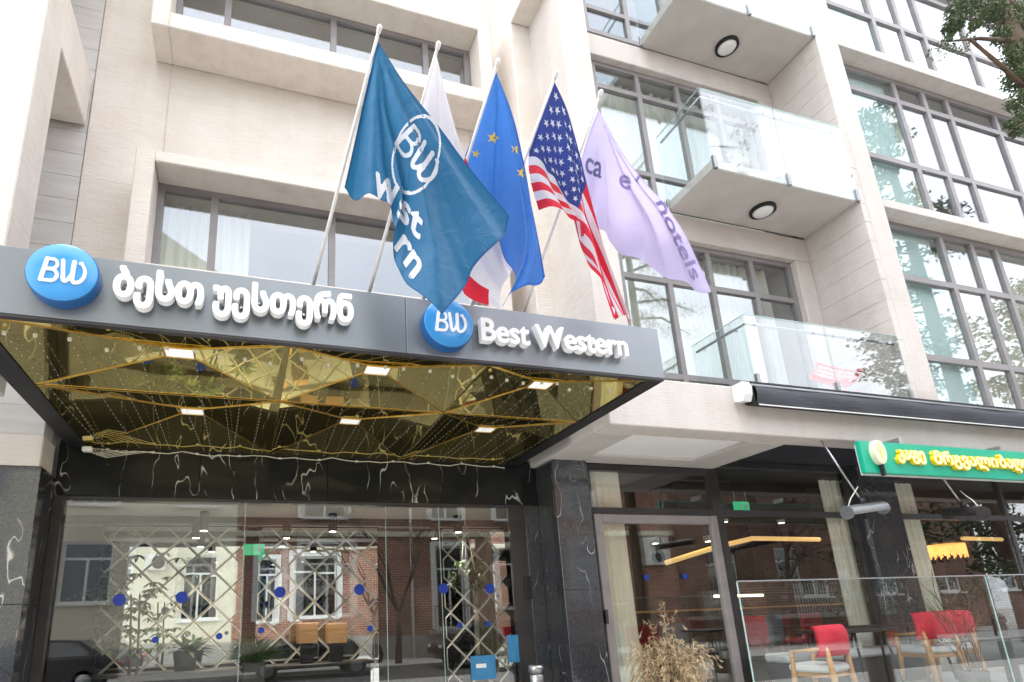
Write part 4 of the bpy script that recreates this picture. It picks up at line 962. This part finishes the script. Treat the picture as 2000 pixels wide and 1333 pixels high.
# ------------------------------------------------------------------ LOBBY
YM=9.6
def clip(poly,ax,lim,keep):
    out=[]
    for i in range(len(poly)):
        a,b=poly[i],poly[(i+1)%len(poly)]; ia=(a[ax]<=lim)==keep or a[ax]==lim; ib=(b[ax]<=lim)==keep or b[ax]==lim
        if ia: out.append(a)
        if ia!=ib:
            t=(lim-a[ax])/(b[ax]-a[ax]); out.append((a[0]+t*(b[0]-a[0]),a[1]+t*(b[1]-a[1])))
    return out
DXW,DZH=.496,.48
for (x0,x1,l) in ((-1.95,.02,'diamond tiled mirror wall at the left of the lobby'),(.22,2.1,'diamond tiled mirror wall behind the middle of the lobby'),(3.23,4.4,'narrow diamond tiled mirror wall at the right of the lobby')):
    t=thing('mirror_wall',l,'mirror',((x0+x1)/2,YM+.02,.1),'diamond mirror walls in the lobby')
    for r in range(-1,16):
        for q in range(-8,14):
            cx=.584+DXW*q+(DXW/2 if r%2 else 0); cz=2.424-DZH*4.5+r*DZH/2
            pl=[(cx-DXW/2,cz),(cx,cz-DZH/2),(cx+DXW/2,cz),(cx,cz+DZH/2)]
            for ax,lim,kp in ((0,x1,True),(0,x0,False),(1,3.1,True),(1,.1,False)):
                if pl: pl=clip(pl,ax,lim,kp)
            if len(pl)<3: continue
            ar=.5*abs(sum(pl[i][0]*pl[(i+1)%len(pl)][1]-pl[(i+1)%len(pl)][0]*pl[i][1] for i in range(len(pl))))
            if ar<.01: continue
            mx_=sum(p[0] for p in pl)/len(pl); mz_=sum(p[1] for p in pl)/len(pl); n=len(pl); s0,s1=.988,.90
            tx,tz=random.gauss(0,.0012),random.gauss(0,.0012)
            o_=[(mx_+(p[0]-mx_)*s0,YM+.02,mz_+(p[1]-mz_)*s0) for p in pl]; i_=[(mx_+(p[0]-mx_)*s1,YM+tx*(p[0]-mx_)+tz*(p[1]-mz_),mz_+(p[1]-mz_)*s1) for p in pl]
            mb=MB(); mb.add(o_+i_,[tuple(range(n,2*n))]); mb.f+=[(i,(i+1)%n,(i+1)%n+n,i+n) for i in range(n)]; mb.mi+=[1]*n
            mb.build('mirror_tile',[MIRROR,BEVGLINT],t)
    B('backing',BLACK,t,x0-.03,x1+.03,YM+.022,YM+.09,.1,3.118)
t=thing('reception_desk','long black reception desk in front of the diamond mirrors','desk',(0,8.9,.1))
B('front',BLACK,t,-2.0,1.78,8.75,8.8,.1,1.04,.005); B('counter',FRAMED,t,-2.05,1.83,8.68,9.2,1.042,1.08,.006); B('side',BLACK,t,1.75,1.80,8.802,9.2,.1,1.04,.005); B('side',BLACK,t,-2.02,-1.97,8.802,9.2,.1,1.04,.005)
def leafy(t,name,n,fn,m):
    mb=MB()
    for i in range(n):
        p,d,L_,w=fn(i); d=d.normalized(); s=d.cross(Vector((0,0,1))); s=s.normalized() if s.length>.01 else Vector((1,0,0)); up=s.cross(d)
        q=[p,p+d*L_*.35+s*w+up*L_*.05,p+d*L_*.7+s*w*.8-up*L_*.02,p+d*L_-up*L_*.15,p+d*L_*.7-s*w*.8-up*L_*.02,p+d*L_*.35-s*w+up*L_*.05,p+d*L_*.5+up*L_*.0]
        mb.add(q,[(0,1,6),(1,2,6),(2,3,6),(3,4,6),(4,5,6),(5,0,6)])
    return mb.build(name,m,t)
rv=lambda a=1:Vector((random.uniform(-1,1),random.uniform(-1,1),random.uniform(-1,1)))*a
t=thing('potted_tree','tall potted umbrella tree standing inside the lobby glass','plant',(-1.27,8.3,.1))
MB().lathe((-1.27,8.3,.1),[(.17,0),(.22,.42),(.2,.42),(.19,.38)],18).build('pot',POT,t,True)
for k in range(2): MB().tube([(-1.27+.05*k,8.3,.4),(-1.25+.08*k,8.32,1.2),(-1.31+.1*k,8.3,2.05)],[.022,.018,.01],6).build('stem',BARK,t,True)
cent=[Vector((-1.29,8.3,1.9))+Vector((random.gauss(0,.27),random.gauss(0,.22),random.gauss(0,.33))) for _ in range(34)]
leafy(t,'foliage',34*7,lambda i:(cent[i//7],Vector((math.cos(i%7*.9),math.sin(i%7*.9),-.35)),random.uniform(.12,.19),.025),LEAF2)
t=thing('potted_bromeliad','spiky plant in a dark pot on the reception desk','plant',(-.68,8.9,1.08))
MB().lathe((-.68,8.9,1.08),[(.12,0),(.16,.24),(.15,.24),(.14,.2)],18).build('pot',POT,t,True)
leafy(t,'foliage',30,lambda i:(Vector((-.68,8.9,1.32)),Vector((math.cos(i*2.4),math.sin(i*2.4),random.uniform(-.2,1.2))),random.uniform(.22,.36),.035),LEAF2)
t=thing('potted_grass','bushy grass plant in a tall black planter inside the entrance','plant',(.19,8.45,.1))
B('planter',POT,t,.05,.33,8.31,8.59,.1,1.16,.015)
leafy(t,'foliage',260,lambda i:(Vector((.19+random.gauss(0,.05),8.45+random.gauss(0,.05),1.16)),Vector((random.gauss(0,.8),random.gauss(0,.8),random.uniform(.3,1.3))),random.uniform(.22,.42),.007),LEAF2)
t=thing('hanging_plant','trailing plant with dark leaves hung at the right of the lobby','plant',(3.2,8.4,2.8))
MB().lathe((3.2,8.4,2.08),[(.05,0),(.13,.08),(.14,.2),(.13,.2)],16).build('basket',POT,t,True)
for k in range(3): MB().tube([(3.2+.12*math.cos(k*2.1),8.4+.12*math.sin(k*2.1),2.27),(3.2,8.4,3.1)],.004,4).build('cord',WIREW,t)
leafy(t,'foliage',150,lambda i:(Vector((3.2,8.4,2.22))+rv(.22),rv()+Vector((0,0,-.3)),random.uniform(.09,.15),.028),LEAF2)
for k,(px,l) in enumerate(((600,'square wooden lamp box on a dark stand, beside its left neighbour plant'),(657,'square wooden lamp box at the right end of the reception desk'))):
    p=at(px,1237,8.9); t=thing('wooden_box',l,'box',(p.x,8.9,1.08),'wooden boxes on the desk')
    B('cube',WOOD,t,p.x-.14,p.x+.14,8.78,9.04,p.z-.14,p.z+.14,.01); B('stand',BLACK,t,p.x-.09,p.x+.09,8.84,9.0,1.082,p.z-.142,.01)
SPL=['front row spotlight nearest the left end of the lobby glass','front row spotlight in the middle of the lobby glass','front row spotlight nearest the right door jamb','rear spotlight just behind the left front one','rear spotlight between the left and middle front ones','rear spotlight just behind the right front one']
for i,(px,py,Y) in enumerate(((400,1003,8.4),(650,1003,8.4),(893,1007,8.4),(384,1034,9.1),(560,1040,9.1),(848,1040,9.1))):
    p=at(px,py,Y); zb=2.86
    t=thing('spotlight',SPL[i],'spotlight',(p.x,Y,3.12),'cylinder spotlights in the lobby')
    MB().lathe((p.x,Y,zb),[(.062,0),(.062,.255)],18).build('housing',BLACK,t,True); MB().lathe((p.x,Y,zb-.004),[(.045,0),(.045,.003)],18).build('lens',SPOT,t)
    ld=bpy.data.lights.new('spot_light','SPOT'); ld.energy=34; ld.spot_size=R(100); ld.spot_blend=.8; ld.color=(1,.88,.7); ld.shadow_soft_size=.05
    lo=bpy.data.objects.new('spot_light',ld); COL.objects.link(lo); lo.parent=t; lo.location=(0,0,zb-.02-3.12)
def exit_sign(p,label,w=.3):
    t=thing('exit_sign',label,'exit sign',p,'green exit signs')
    B('panel',EXITG,t,p.x-w/2,p.x+w/2,p.y-.02,p.y+.02,p.z-.08,p.z+.08,.005)
    for s in (-1,1): MB().tube([(p.x+s*w*.4,p.y,p.z+.08),(p.x+s*w*.4,p.y,p.z+.25)],.005,5).build('hanger',STEEL,t)
    x=p.x; y=p.y-.0215
    for pts in ([(x-.02,y,p.z+.045),(x-.03,y,p.z-.005),(x+.0,y,p.z-.05)],[(x-.03,y,p.z-.005),(x-.07,y,p.z-.05)],[(x-.06,y,p.z+.02),(x+.02,y,p.z+.015)]): MB().tube(pts,.006,5).build('pictogram',WHITE,t)
    B('pictogram',WHITE,t,x+.06,x+.1,y-.002,y+.001,p.z-.05,p.z+.05)
exit_sign(at(1448,990,7.6),'green lit exit sign hanging inside the cafe'); exit_sign(at(496,1074,9.2),'green lit exit sign seen through the lobby glass')
# ------------------------------------------------------------------ CAFE INTERIOR
t=thing('led_lamp','bent yellow glowing tube lamp under the cafe ceiling','lamp',(9,9,2.8))
pa,pb2,pc,pd_=at(1300,1100,9.5),at(1402,1068,9.2),at(1470,1052,9.6),at(1600,1054,9.6)
MB().tube([pa,pb2,pc,pd_],.047,8).build('tube',LEDY,t,True)
for p in (pa,pc,pd_): MB().tube([p,Vector((p.x,p.y,3.6))],.005,5).build('wire',BLACK,t)
t=thing('led_lamp','short yellow glowing tube lamp right of the second marble pier','lamp',(14,9.3,2.8)); pa,pb2=at(1880,1052,9.6),at(1956,1054,9.6)
MB().tube([pa,pb2],.047,8).build('tube',LEDY,t,True); MB().tube([pa,Vector((pa.x,pa.y,3.6))],.005,5).build('wire',BLACK,t)
t=thing('chandelier','small glowing amber rod chandelier inside the cafe','chandelier',at(1848,1075,9.2)); p=at(1848,1075,9.2)
MB().lathe((p.x,p.y,p.z+.12),[(.36,0),(.36,.03)],24).build('ring',GOLD,t)
rods=MB()
for i in range(54): a=i*.1164*1; rods.tube([(p.x+.34*math.cos(a),p.y+.34*math.sin(a),p.z+.12),(p.x+.34*math.cos(a),p.y+.34*math.sin(a),p.z-.1-.04*(i%3))],.011,5)
rods.build('rods',CHAND,t); MB().tube([(p.x,p.y,p.z+.14),(p.x,p.y,3.6)],.008,5).build('wire',BLACK,t)
DLL=['small lit downlight in the cafe door glass, left one','small lit downlight in the cafe door glass, right one','small lit downlight just right of the cafe door frame','small lit downlight by the cream cafe curtain, left of it','small lit downlight behind the left heater']
for k,(px,py,Y) in enumerate(((1280,1062,8.2),(1383,1058,8.2),(1415,1020,8.0),(1526,1022,8.0),(1690,1040,9))):
    q=at(px,py,Y); t=thing('downlight',DLL[k],'downlight',(q.x,Y,q.z+.03),'downlights in the cafe')
    MB().lathe((q.x,Y,q.z),[(.055,0),(.065,.01),(.065,.1)],16).build('housing',WHITEP,t,True); MB().lathe((q.x,Y,q.z-.003),[(.045,0),(.045,.002)],16).build('lens',SPOT,t); MB().tube([(q.x,Y,q.z+.1),(q.x,Y,3.6)],.008,5).build('rod',BLACK,t)
for (a,b,l) in (((1395,1165),(1490,1163),'bright linear lamp over the cafe bar, upper one'),((1470,1222),(1495,1214),'short linear lamp low over the cafe bar')):
    pa,pb2=at(*a,10.5),at(*b,10.5); t=thing('linear_lamp',l,'lamp',pa,'linear lamps over the bar'); MB().tube([pa,pb2],.03,6).build('tube',LEDW,t)
    for q in (pa,pb2): MB().tube([q,Vector((q.x,q.y,3.6))],.004,4).build('wire',BLACK,t)
t=thing('bar_counter','dark cafe bar counter under the linear lamps','counter',(10,11,.5)); B('front',CAFEW,t,7.5,14,11,11.05,.5,1.55,.01); B('top',WOOD,t,7.4,14.1,10.85,11.5,1.552,1.6,.01)
def inside_chair(x,y,m,label):
    t=thing('dining_chair',label,'chair',(x,y,.5),'chairs inside the cafe')
    B('backrest',m,t,x-.24,x+.24,y-.24,y-.17,1.0,1.45,.03); B('seat',m,t,x-.24,x+.24,y-.168,y+.26,.93,1.02,.03)
    for s in (-1,1):
        for r in (-.2,.22): MB().tube([(x+s*.2,y+r,.5),(x+s*.18,y+r*.9,.93)],.016,6).build('leg',WOOD,t,True)
inside_chair(8.0,8.2,RED,'red chair inside the cafe nearest the glass'); inside_chair(8.75,8.6,mat('teal_seat',(.02,.16,.24),.7),'teal chair inside the cafe beside the red one'); inside_chair(9.9,8.8,RED,'red chair deeper inside the cafe')
for (x,y,e) in ((8,9.5,9),(13,9.5,10)):
    ld=bpy.data.lights.new('cafe_fill_light','AREA'); ld.energy=e; ld.size=1.2; ld.color=(1,.8,.5); lo=bpy.data.objects.new('cafe_fill_light',ld); COL.objects.link(lo); lo.location=(x,y,3.4)  # added ambient fill without a fitting, backs up the lit cafe lamps
# ------------------------------------------------------------------ ACROSS THE STREET (seen in the reflections)
YO=-10.0
def facade_window(t,x0,x1,z0,z1,fr=WHITEP,rec=.14,surround=0):
    mb=MB(); f=.09; y=YO+.0-rec+.06
    for a,b,c,d in ((x0,x0+f,z0,z1),(x1-f,x1,z0,z1),(x0+f,x1-f,z0,z0+f),(x0+f,x1-f,z1-f,z1)): mb.box(a,b,y-.06,y,c,d)
    xm=(x0+x1)/2; zm=z0+(z1-z0)*.72; mb.box(xm-f*.5,xm+f*.5,y-.058,y-.002,z0+f,zm-f/2); mb.box(x0+f,x1-f,y-.056,y-.004,zm-f/2,zm+f/2)
    w=mb.build('window',fr,t); B('pane',SHIN,w,x0+f,x1-f,y-.04,y-.03,z0+f,z1-f); B('curtain',CURTG,w,x0+f,x0+f+(x1-x0)*.28,y-.3,y-.28,z0+f,z1-f); B('sill',WHITEP,w,x0-.08,x1+.08,YO-.02,YO+.12,z0-.07,z0-.003)
    if surround:
        s=surround; mb=MB(); mb.box(x0-s,x0,YO-.02,YO+.05,z0,z1+s); mb.box(x1,x1+s,YO-.02,YO+.05,z0,z1+s); mb.box(x0,x1,YO-.02,YO+.048,z1,z1+s); mb.build('surround',WHITEP,w)
def facade(t,x0,x1,zb,zt,wins,m,name='wall'):
    "a wall with real window openings"
    xs=sorted({x0,x1,*[w[0] for w in wins],*[w[1] for w in wins]}); mb=MB()
    for a,b in zip(xs,xs[1:]):
        hol=sorted((w[2],w[3]) for w in wins if w[0]<=a+1e-6 and w[1]>=b-1e-6); z=zb
        for h0,h1 in hol+[(zt,zt)]:
            if h0>z: mb.box(a,b,YO-.4,YO,z,h0)
            z=max(z,h1)
    return mb.build(name,m,t)
t=thing('cream_house','tall cream rendered house across the street, mirrored in the entrance glass','house',(-6,-14,0))
w1=[(-6.35,-4.65,2.65,4.9),(-2.55,-1.1,1.95,4.8),(-9.5,-8,2.6,4.8)]
for zz in (6.3,9.6,12.9): w1+=[(-9.5,-8,zz,zz+2),(-6.35,-4.65,zz,zz+2),(-2.55,-1.1,zz,zz+2)]
facade(t,-14,-.3,.0,15.2,w1,CREAM)
for w in w1: facade_window(t,*w)
MB().add([(-14,YO-.4,15.2),(-.3,YO-.4,15.2),(-4,YO-.4,17.6),(-14,YO-.4,18.5),(-14,YO,15.2),(-.3,YO,15.2),(-4,YO,17.6),(-14,YO,18.5)],[(0,1,2,3)[::-1],(4,5,6,7),(1,5,6,2)[::-1],(2,6,7,3)[::-1],(3,7,4,0)[::-1],(0,4,5,1)[::-1]]).build('gable',CREAM,t)
B('wall',GREYR,t,-14,-.3,YO-8,YO-.402,0,15.2); B('plinth',GREYR,t,-14,-.3,YO+.002,YO+.06,0,1.0,.01)
t=thing('brick_house','red brick house with white window surrounds across the street','house',(9,-14,0))
w2=[(2.3,4.35,1.9,4.8),(8.0,9.3,1.2,4.7),(11.0,12.4,1.95,4.65),(.6,1.5,1.8,4.6),(14.2,15.6,1.9,4.7)]
w2+=[(2.3,4.1,5.9,7.9),(7.9,9.3,5.9,7.9),(11,12.4,5.9,7.9),(14.2,15.6,5.9,7.9)]
facade(t,-.298,20,1.0,9.0,w2,BRICK)
for w in w2: facade_window(t,*w,surround=.22)
B('plinth',GREYR,t,-.298,20,YO-.4,YO+.05,0,.998,.01); B('cornice',CREAM,t,-.298,20,YO-.4,YO+.16,5.1,5.32,.02); B('cornice',CREAM,t,-.298,20,YO-.5,YO+.25,9.002,9.3,.02)
B('wall',BRICK2,t,-.298,20,YO-8,YO-.402,0,9.0); mb=MB(); mb.add([(-.5,YO+.3,9.3),(20.2,YO+.3,9.3),(20.2,YO-8.3,9.3),(-.5,YO-8.3,9.3),(-.5,YO-4,10.7),(20.2,YO-4,10.7)],[(0,1,5,4),(2,3,4,5),(1,2,5),(3,0,4),(3,2,1,0)]); mb.build('roof',ROOF,t)
MB().tube([(6.9,YO+.12,0),(6.9,YO+.12,9)],.06,10).build('drainpipe',WHITEP,t,True)
B('balcony_slab',GREYR,t,7.6,9.7,YO+.002,YO+.9,1.0,1.15,.01)
for i in range(15): x=7.65+i*.143; MB().tube([(x,YO+.86,1.15),(x,YO+.86,2.1)],.012,5).build('baluster',FRAMED,t)
B('rail',FRAMED,t,7.6,9.7,YO+.84,YO+.88,2.102,2.14)
t=thing('brown_brick_house','brown brick house further right across the street','house',(30,-14,0))
w3=[(22,23.5,1.9,4.4),(26,27.5,1.9,4.4),(30,31.5,1.9,4.4),(34,35.5,1.9,4.4)]
facade(t,20.02,42,0,7.6,w3,BRICK2)
for w in w3: facade_window(t,*w)
B('wall',BRICK2,t,20.02,42,YO-8,YO-.402,0,7.6); B('roof',ROOF,t,20.02,42,YO-8.2,YO+.2,7.602,7.8)
B('balcony_slab',GREYR,t,20.3,25.5,YO+.002,YO+1.1,1.1,1.25,.01); B('rail',FRAMED,t,20.3,25.5,YO+1.04,YO+1.08,2.4,2.44)
for i in range(36): x=20.36+i*.145; MB().tube([(x,YO+1.06,1.25),(x,YO+1.06,2.4)],.012,5).build('baluster',WHITEP,t)
def ac(x0,x1,z0,z1,fans,label,vert=False):
    t=thing('ac_unit',label,'air conditioner',((x0+x1)/2,YO+.2,z0),'air conditioners on the houses opposite')
    B('casing',ACW,t,x0,x1,YO+.08,YO+.42,z0,z1,.02)
    for k in range(fans):
        cx=(x0+x1)/2+(.12 if fans==1 else 0); cz=(z0+z1)/2 if fans==1 else z0+(z1-z0)*(.27+.46*k); r=min((z1-z0)/(2.3*fans),(x1-x0)*.4)
        MB().lathe((cx,YO+.43,cz),[(r,-.008),(r,.004),(r*.96,.006)],20,'y').build('fan_grille',FRAMED,t)
    for s in (x0+.1,x1-.1): B('bracket',STEEL,t,s-.02,s+.02,YO+.001,YO+.4,z0-.05,z0-.002)
ac(-4.1,-3.3,4.18,4.8,1,'white single fan air conditioner on the cream house'); ac(18.2,19.4,3.7,5.0,2,'white twin fan air conditioner on the brick house')
# ------------------------------------------------------------------ TREES
def leaf_cloud(mb,c,rx,rz,n,size,rnd,fill=.35):
    for _ in range(n):
        while True:
            d=Vector((rnd.uniform(-1,1),rnd.uniform(-1,1),rnd.uniform(-1,1)))
            if fill<d.length<1: break
        p=Vector(c)+Vector((d.x*rx,d.y*rx,d.z*rz)); a=Vector((rnd.gauss(0,1),rnd.gauss(0,1),rnd.gauss(0,.6)-.2)).normalized()*size*rnd.uniform(.6,1.4); b=a.cross(Vector((rnd.random(),rnd.random(),rnd.random()))).normalized()*size*.28
        mb.add([p-b,p+a*.5-b*.9,p+a,p+a*.5+b*.9,p+b],[(0,1,2,3,4)])
def evergreen(name,label,x,y,h,limbs,seed,trunk_r=.13,clump=(.34,.26),per=46,size=.085,extra=(),low=2.6,sect=(0,6.28)):
    rnd=random.Random(seed); t=thing(name,label,'tree',(x,y,.1),'street trees')
    MB().tube([(x,y,.1),(x+.05,y,h*.4),(x,y+.05,h*.8),(x,y,h)],[trunk_r*1.25,trunk_r,trunk_r*.6,.02],12).build('trunk',BARK,t,True)
    br=MB(); cr=MB()
    for i in range(limbs):
        z=low+(h-low)*((i+.5)/limbs)**1.05; a=rnd.uniform(*sect); L_=(1-.72*(z-low)/(h-low))*rnd.uniform(.9,1.7)*h/9
        p0=Vector((x,y,z)); p1=p0+Vector((math.cos(a)*L_*.5,math.sin(a)*L_*.5,L_*.1)); p2=p0+Vector((math.cos(a)*L_,math.sin(a)*L_,L_*.02-.15))
        br.tube([p0,p1,p2],[.04,.026,.008],6,False)
        for k in range(5):
            q=p0.lerp(p2,.3+.17*k)+Vector((rnd.gauss(0,.12),rnd.gauss(0,.12),rnd.gauss(0,.1)))
            leaf_cloud(cr,q,clump[0]*rnd.uniform(.6,1.1),clump[1]*rnd.uniform(.5,1),per,size,rnd)
    for a,b,cl_ in extra:
        br.tube([a,Vector(a).lerp(Vector(b),.5)+Vector((0,0,.04)),b],[.03,.023,.016] if not cl_ else [.03,.018,.006],7)
        for q,s,n in cl_: leaf_cloud(cr,q,s,s*.8,n,size,rnd,.05)
    br.build('limb',BARK,t,True); cr.build('crown',LEAF,t); return t
tx,ty=8.1,2.95
ex=[((tx,ty,7.7),at(1848,82,2.95),[(at(1862,50,2.95),.1,456),(at(1872,18,2.95),.13,285),(at(1851,76,2.95),.05,76),(at(1893,15,2.95),.13,285),(at(1905,48,2.95),.07,171)]),
    ((tx,ty,6.9),at(1893,76,2.95),[]),
    ((tx,ty,6.6),at(1966,262,2.95),[(at(1985,257,2.95),.07,209),(at(1972,243,2.95),.05,114),(at(1996,232,2.95),.1,304)]),
    ((tx,ty,7.0),at(1992,160,2.95),[(at(1986,105,2.95),.17,494),(at(1993,150,2.95),.17,494),(at(1996,195,2.95),.15,418),(at(1938,22,2.95),.14,570),(at(1955,70,2.95),.1,304),(at(1975,40,2.95),.2,456),(at(2005,60,2.95),.28,627),(at(2015,130,2.95),.28,627)])]
evergreen('evergreen_tree','dark evergreen street tree leaning into the right edge of the photo',tx+.12,ty,11.5,9,3,.12,(.26,.2),120,.03,ex,low=7.8,sect=(-.4,.9))
evergreen('evergreen_tree','tall evergreen street tree beyond the right edge, mirrored in the windows',18.6,1.2,17,52,5,.2,(.42,.34),44,.13,low=3)
evergreen('evergreen_tree','second evergreen across the road, mirrored in the right hand windows',24,-3.5,15,44,9,.2,(.5,.4),40,.15,low=3)
evergreen('evergreen_tree','evergreen beside the awning end of the road, mirrored low in the windows',25.5,.2,12,36,11,.18,(.5,.42),44,.14,low=2.5)
evergreen('evergreen_tree','farthest evergreen along the pavement, mirrored low in the windows',31.5,.4,12.5,36,12,.18,(.5,.42),44,.15,low=2.5)
for i,(x,y,h) in enumerate(((20.5,-4.5,8.5),(28,-5.5,9),(34,-4.5,9),(5.6,-7.4,6.5))):
    random.seed(40+i); t=thing('bare_tree',('leafless street tree mirrored in the cafe glass','leafless street tree opposite the brown brick house','leafless street tree farthest along the road','young leafless tree in front of the red brick house')[i],'tree',(x,y,0),'leafless trees across the road')
    MB().tube([(x,y,0),(x+.06,y,h*.3)],[.14,.1],8).build('trunk',BARK,t,True); mb=MB()
    for k in range(3): twig_tree(mb,(x+.06,y,h*.29),Vector((random.uniform(-.6,.6),random.uniform(-.5,.5),1)).normalized(),h*.24,.07,5,.55,.008,4)
    mb.build('crown',BARK,t)

for i,(x,y,h) in enumerate(((22,-7.6,3.4),(25.2,-7.9,2.9),(28.8,-7.6,3.8),(33,-7.8,3.3))):
    rnd=random.Random(70+i); t=thing('evergreen_shrub',('broad dark shrub left in the row before the brown brick house','lower dark shrub second in the row before the brown brick house','tallest dark shrub in the row before the brown brick house','dark shrub at the far end of the row before the brown brick house')[i],'shrub',(x,y,.1),'shrubs across the road')
    MB().tube([(x,y,.1),(x,y,h*.5)],.06,7).build('stem',BARK,t); c=MB()
    for k in range(14): leaf_cloud(c,(x+rnd.gauss(0,.75),y+rnd.gauss(0,.4),h*rnd.uniform(.3,.9)),.55,.45,60,.13,rnd,.1)
    c.build('foliage',LEAF,t)
# ------------------------------------------------------------------ PARKED CARS (mirrored in the entrance glass)
def car(x,y,m,label,L_=4.4,hh=1.46):
    t=thing('parked_car',label,'car',(x,y,0),'cars parked across the road'); w=.88
    prof=[(-2.2,.45),(-2.18,.75),(-1.35,.92),(-.1,.97),(1.3,.97),(2.1,.9),(2.2,.6),(2.15,.35),(-2.1,.3)]
    mb=MB(); V=[]
    ys=[(-w,.93),(-w*.97,1.0),(w*.97,1.0),(w,.93)]
    for yy,sc in ys: V+=[(x+px*sc*L_/4.4,y+yy,.3+(pz-.3)*(1 if abs(yy)<w else .93)) for px,pz in prof]
    n=len(prof); F=[(r*n+i,r*n+(i+1)%n,(r+1)*n+(i+1)%n,(r+1)*n+i) for r in range(3) for i in range(n)]+[tuple(range(n))[::-1],tuple(3*n+i for i in range(n))]
    mb.add(V,F); b=mb.build('body',m,t)
    top=[(-.95,.95),(-.35,hh-.03),(.2,hh),(1.1,hh-.05),(1.75,.95)]
    mb=MB(); V=[]
    for yy,k in ((-w*.93,0),(-w*.72,1),(w*.72,1),(w*.93,0)):
        V+=[(x+px,y+(yy if pz<1 else (w*.72 if yy>0 else -w*.72)),pz) for px,pz in top]
    V=[(x+px,y-w*(.94 if pz<1 else .74),pz) for px,pz in top]+[(x+px,y+w*(.94 if pz<1 else .74),pz) for px,pz in top]
    mb.add(V,[(0,1,2,3,4)[::-1],(5,6,7,8,9)]+[(i,i+1,i+6,i+5) for i in range(4)]); mb.build('cabin',m,t)
    for sg in (-1,1):
        def P(px,pz): return (x+px,y+sg*(w*(.94-.2*(pz-.95)/(hh-.95))+.006),pz)
        for q in ([(-.72,1.0),(-.3,hh-.09),(.28,hh-.07),(.3,1.0)],[(.38,1.0),(.36,hh-.07),(1.02,hh-.1),(1.45,1.0)]):
            MB().add([P(*a) for a in q],[(0,1,2,3)]).build('side_window',SHIN,t)
        B('door_line',BLACK,t,x+.32,x+.335,y+sg*w-.004,y+sg*w+.002,.42,.9)
    for a,b2,nm in (((-.93,.99),(-.37,hh-.06),'windscreen'),((1.72,.99),(1.13,hh-.08),'rear_window')):
        o=-.008 if nm=='windscreen' else .008
        MB().add([(x+a[0]+o,y-w*.84,a[1]),(x+a[0]+o,y+w*.84,a[1]),(x+b2[0]+o,y+w*.68,b2[1]),(x+b2[0]+o,y-w*.68,b2[1])],[(0,1,2,3)]).build(nm,SHIN,t)
    for px in (-1.38,1.32):
        for sg in (-1,1):
            wb=MB().lathe((x+px,y+sg*(w-.1),.32),[(.2,-.1),(.3,-.1),(.32,-.06),(.32,.06),(.3,.1),(.2,.1)],24,'y').build('wheel',BLACK,t,True)
            MB().lathe((x+px,y+sg*(w+.003),.32),[(.19,-.01),(.2,.0),(.06,.012)],12,'y').build('rim',STEEL,wb)
    for sg in (-1,1):
        B('headlight',WHITEP,t,x-2.2,x-2.09,y+sg*.62-.16,y+sg*.62+.16,.66,.76,.02); B('tail_light',RED,t,x+2.05,x+2.2,y+sg*.64-.13,y+sg*.64+.13,.68,.8,.02)
CARB=noisy('black_car_paint',(.008,.008,.01),(.012,.012,.014),(1,1,1),.15); CARG=noisy('grey_car_paint',(.03,.032,.036),(.04,.042,.046),(1,1,1),.2)
car(-5.4,-5.5,CARG,'dark grey car parked before the cream house'); car(2.2,-5.4,CARB,'black car parked before the left part of the brick house'); car(8.6,-5.5,CARB,'black car parked under the brick house balcony')
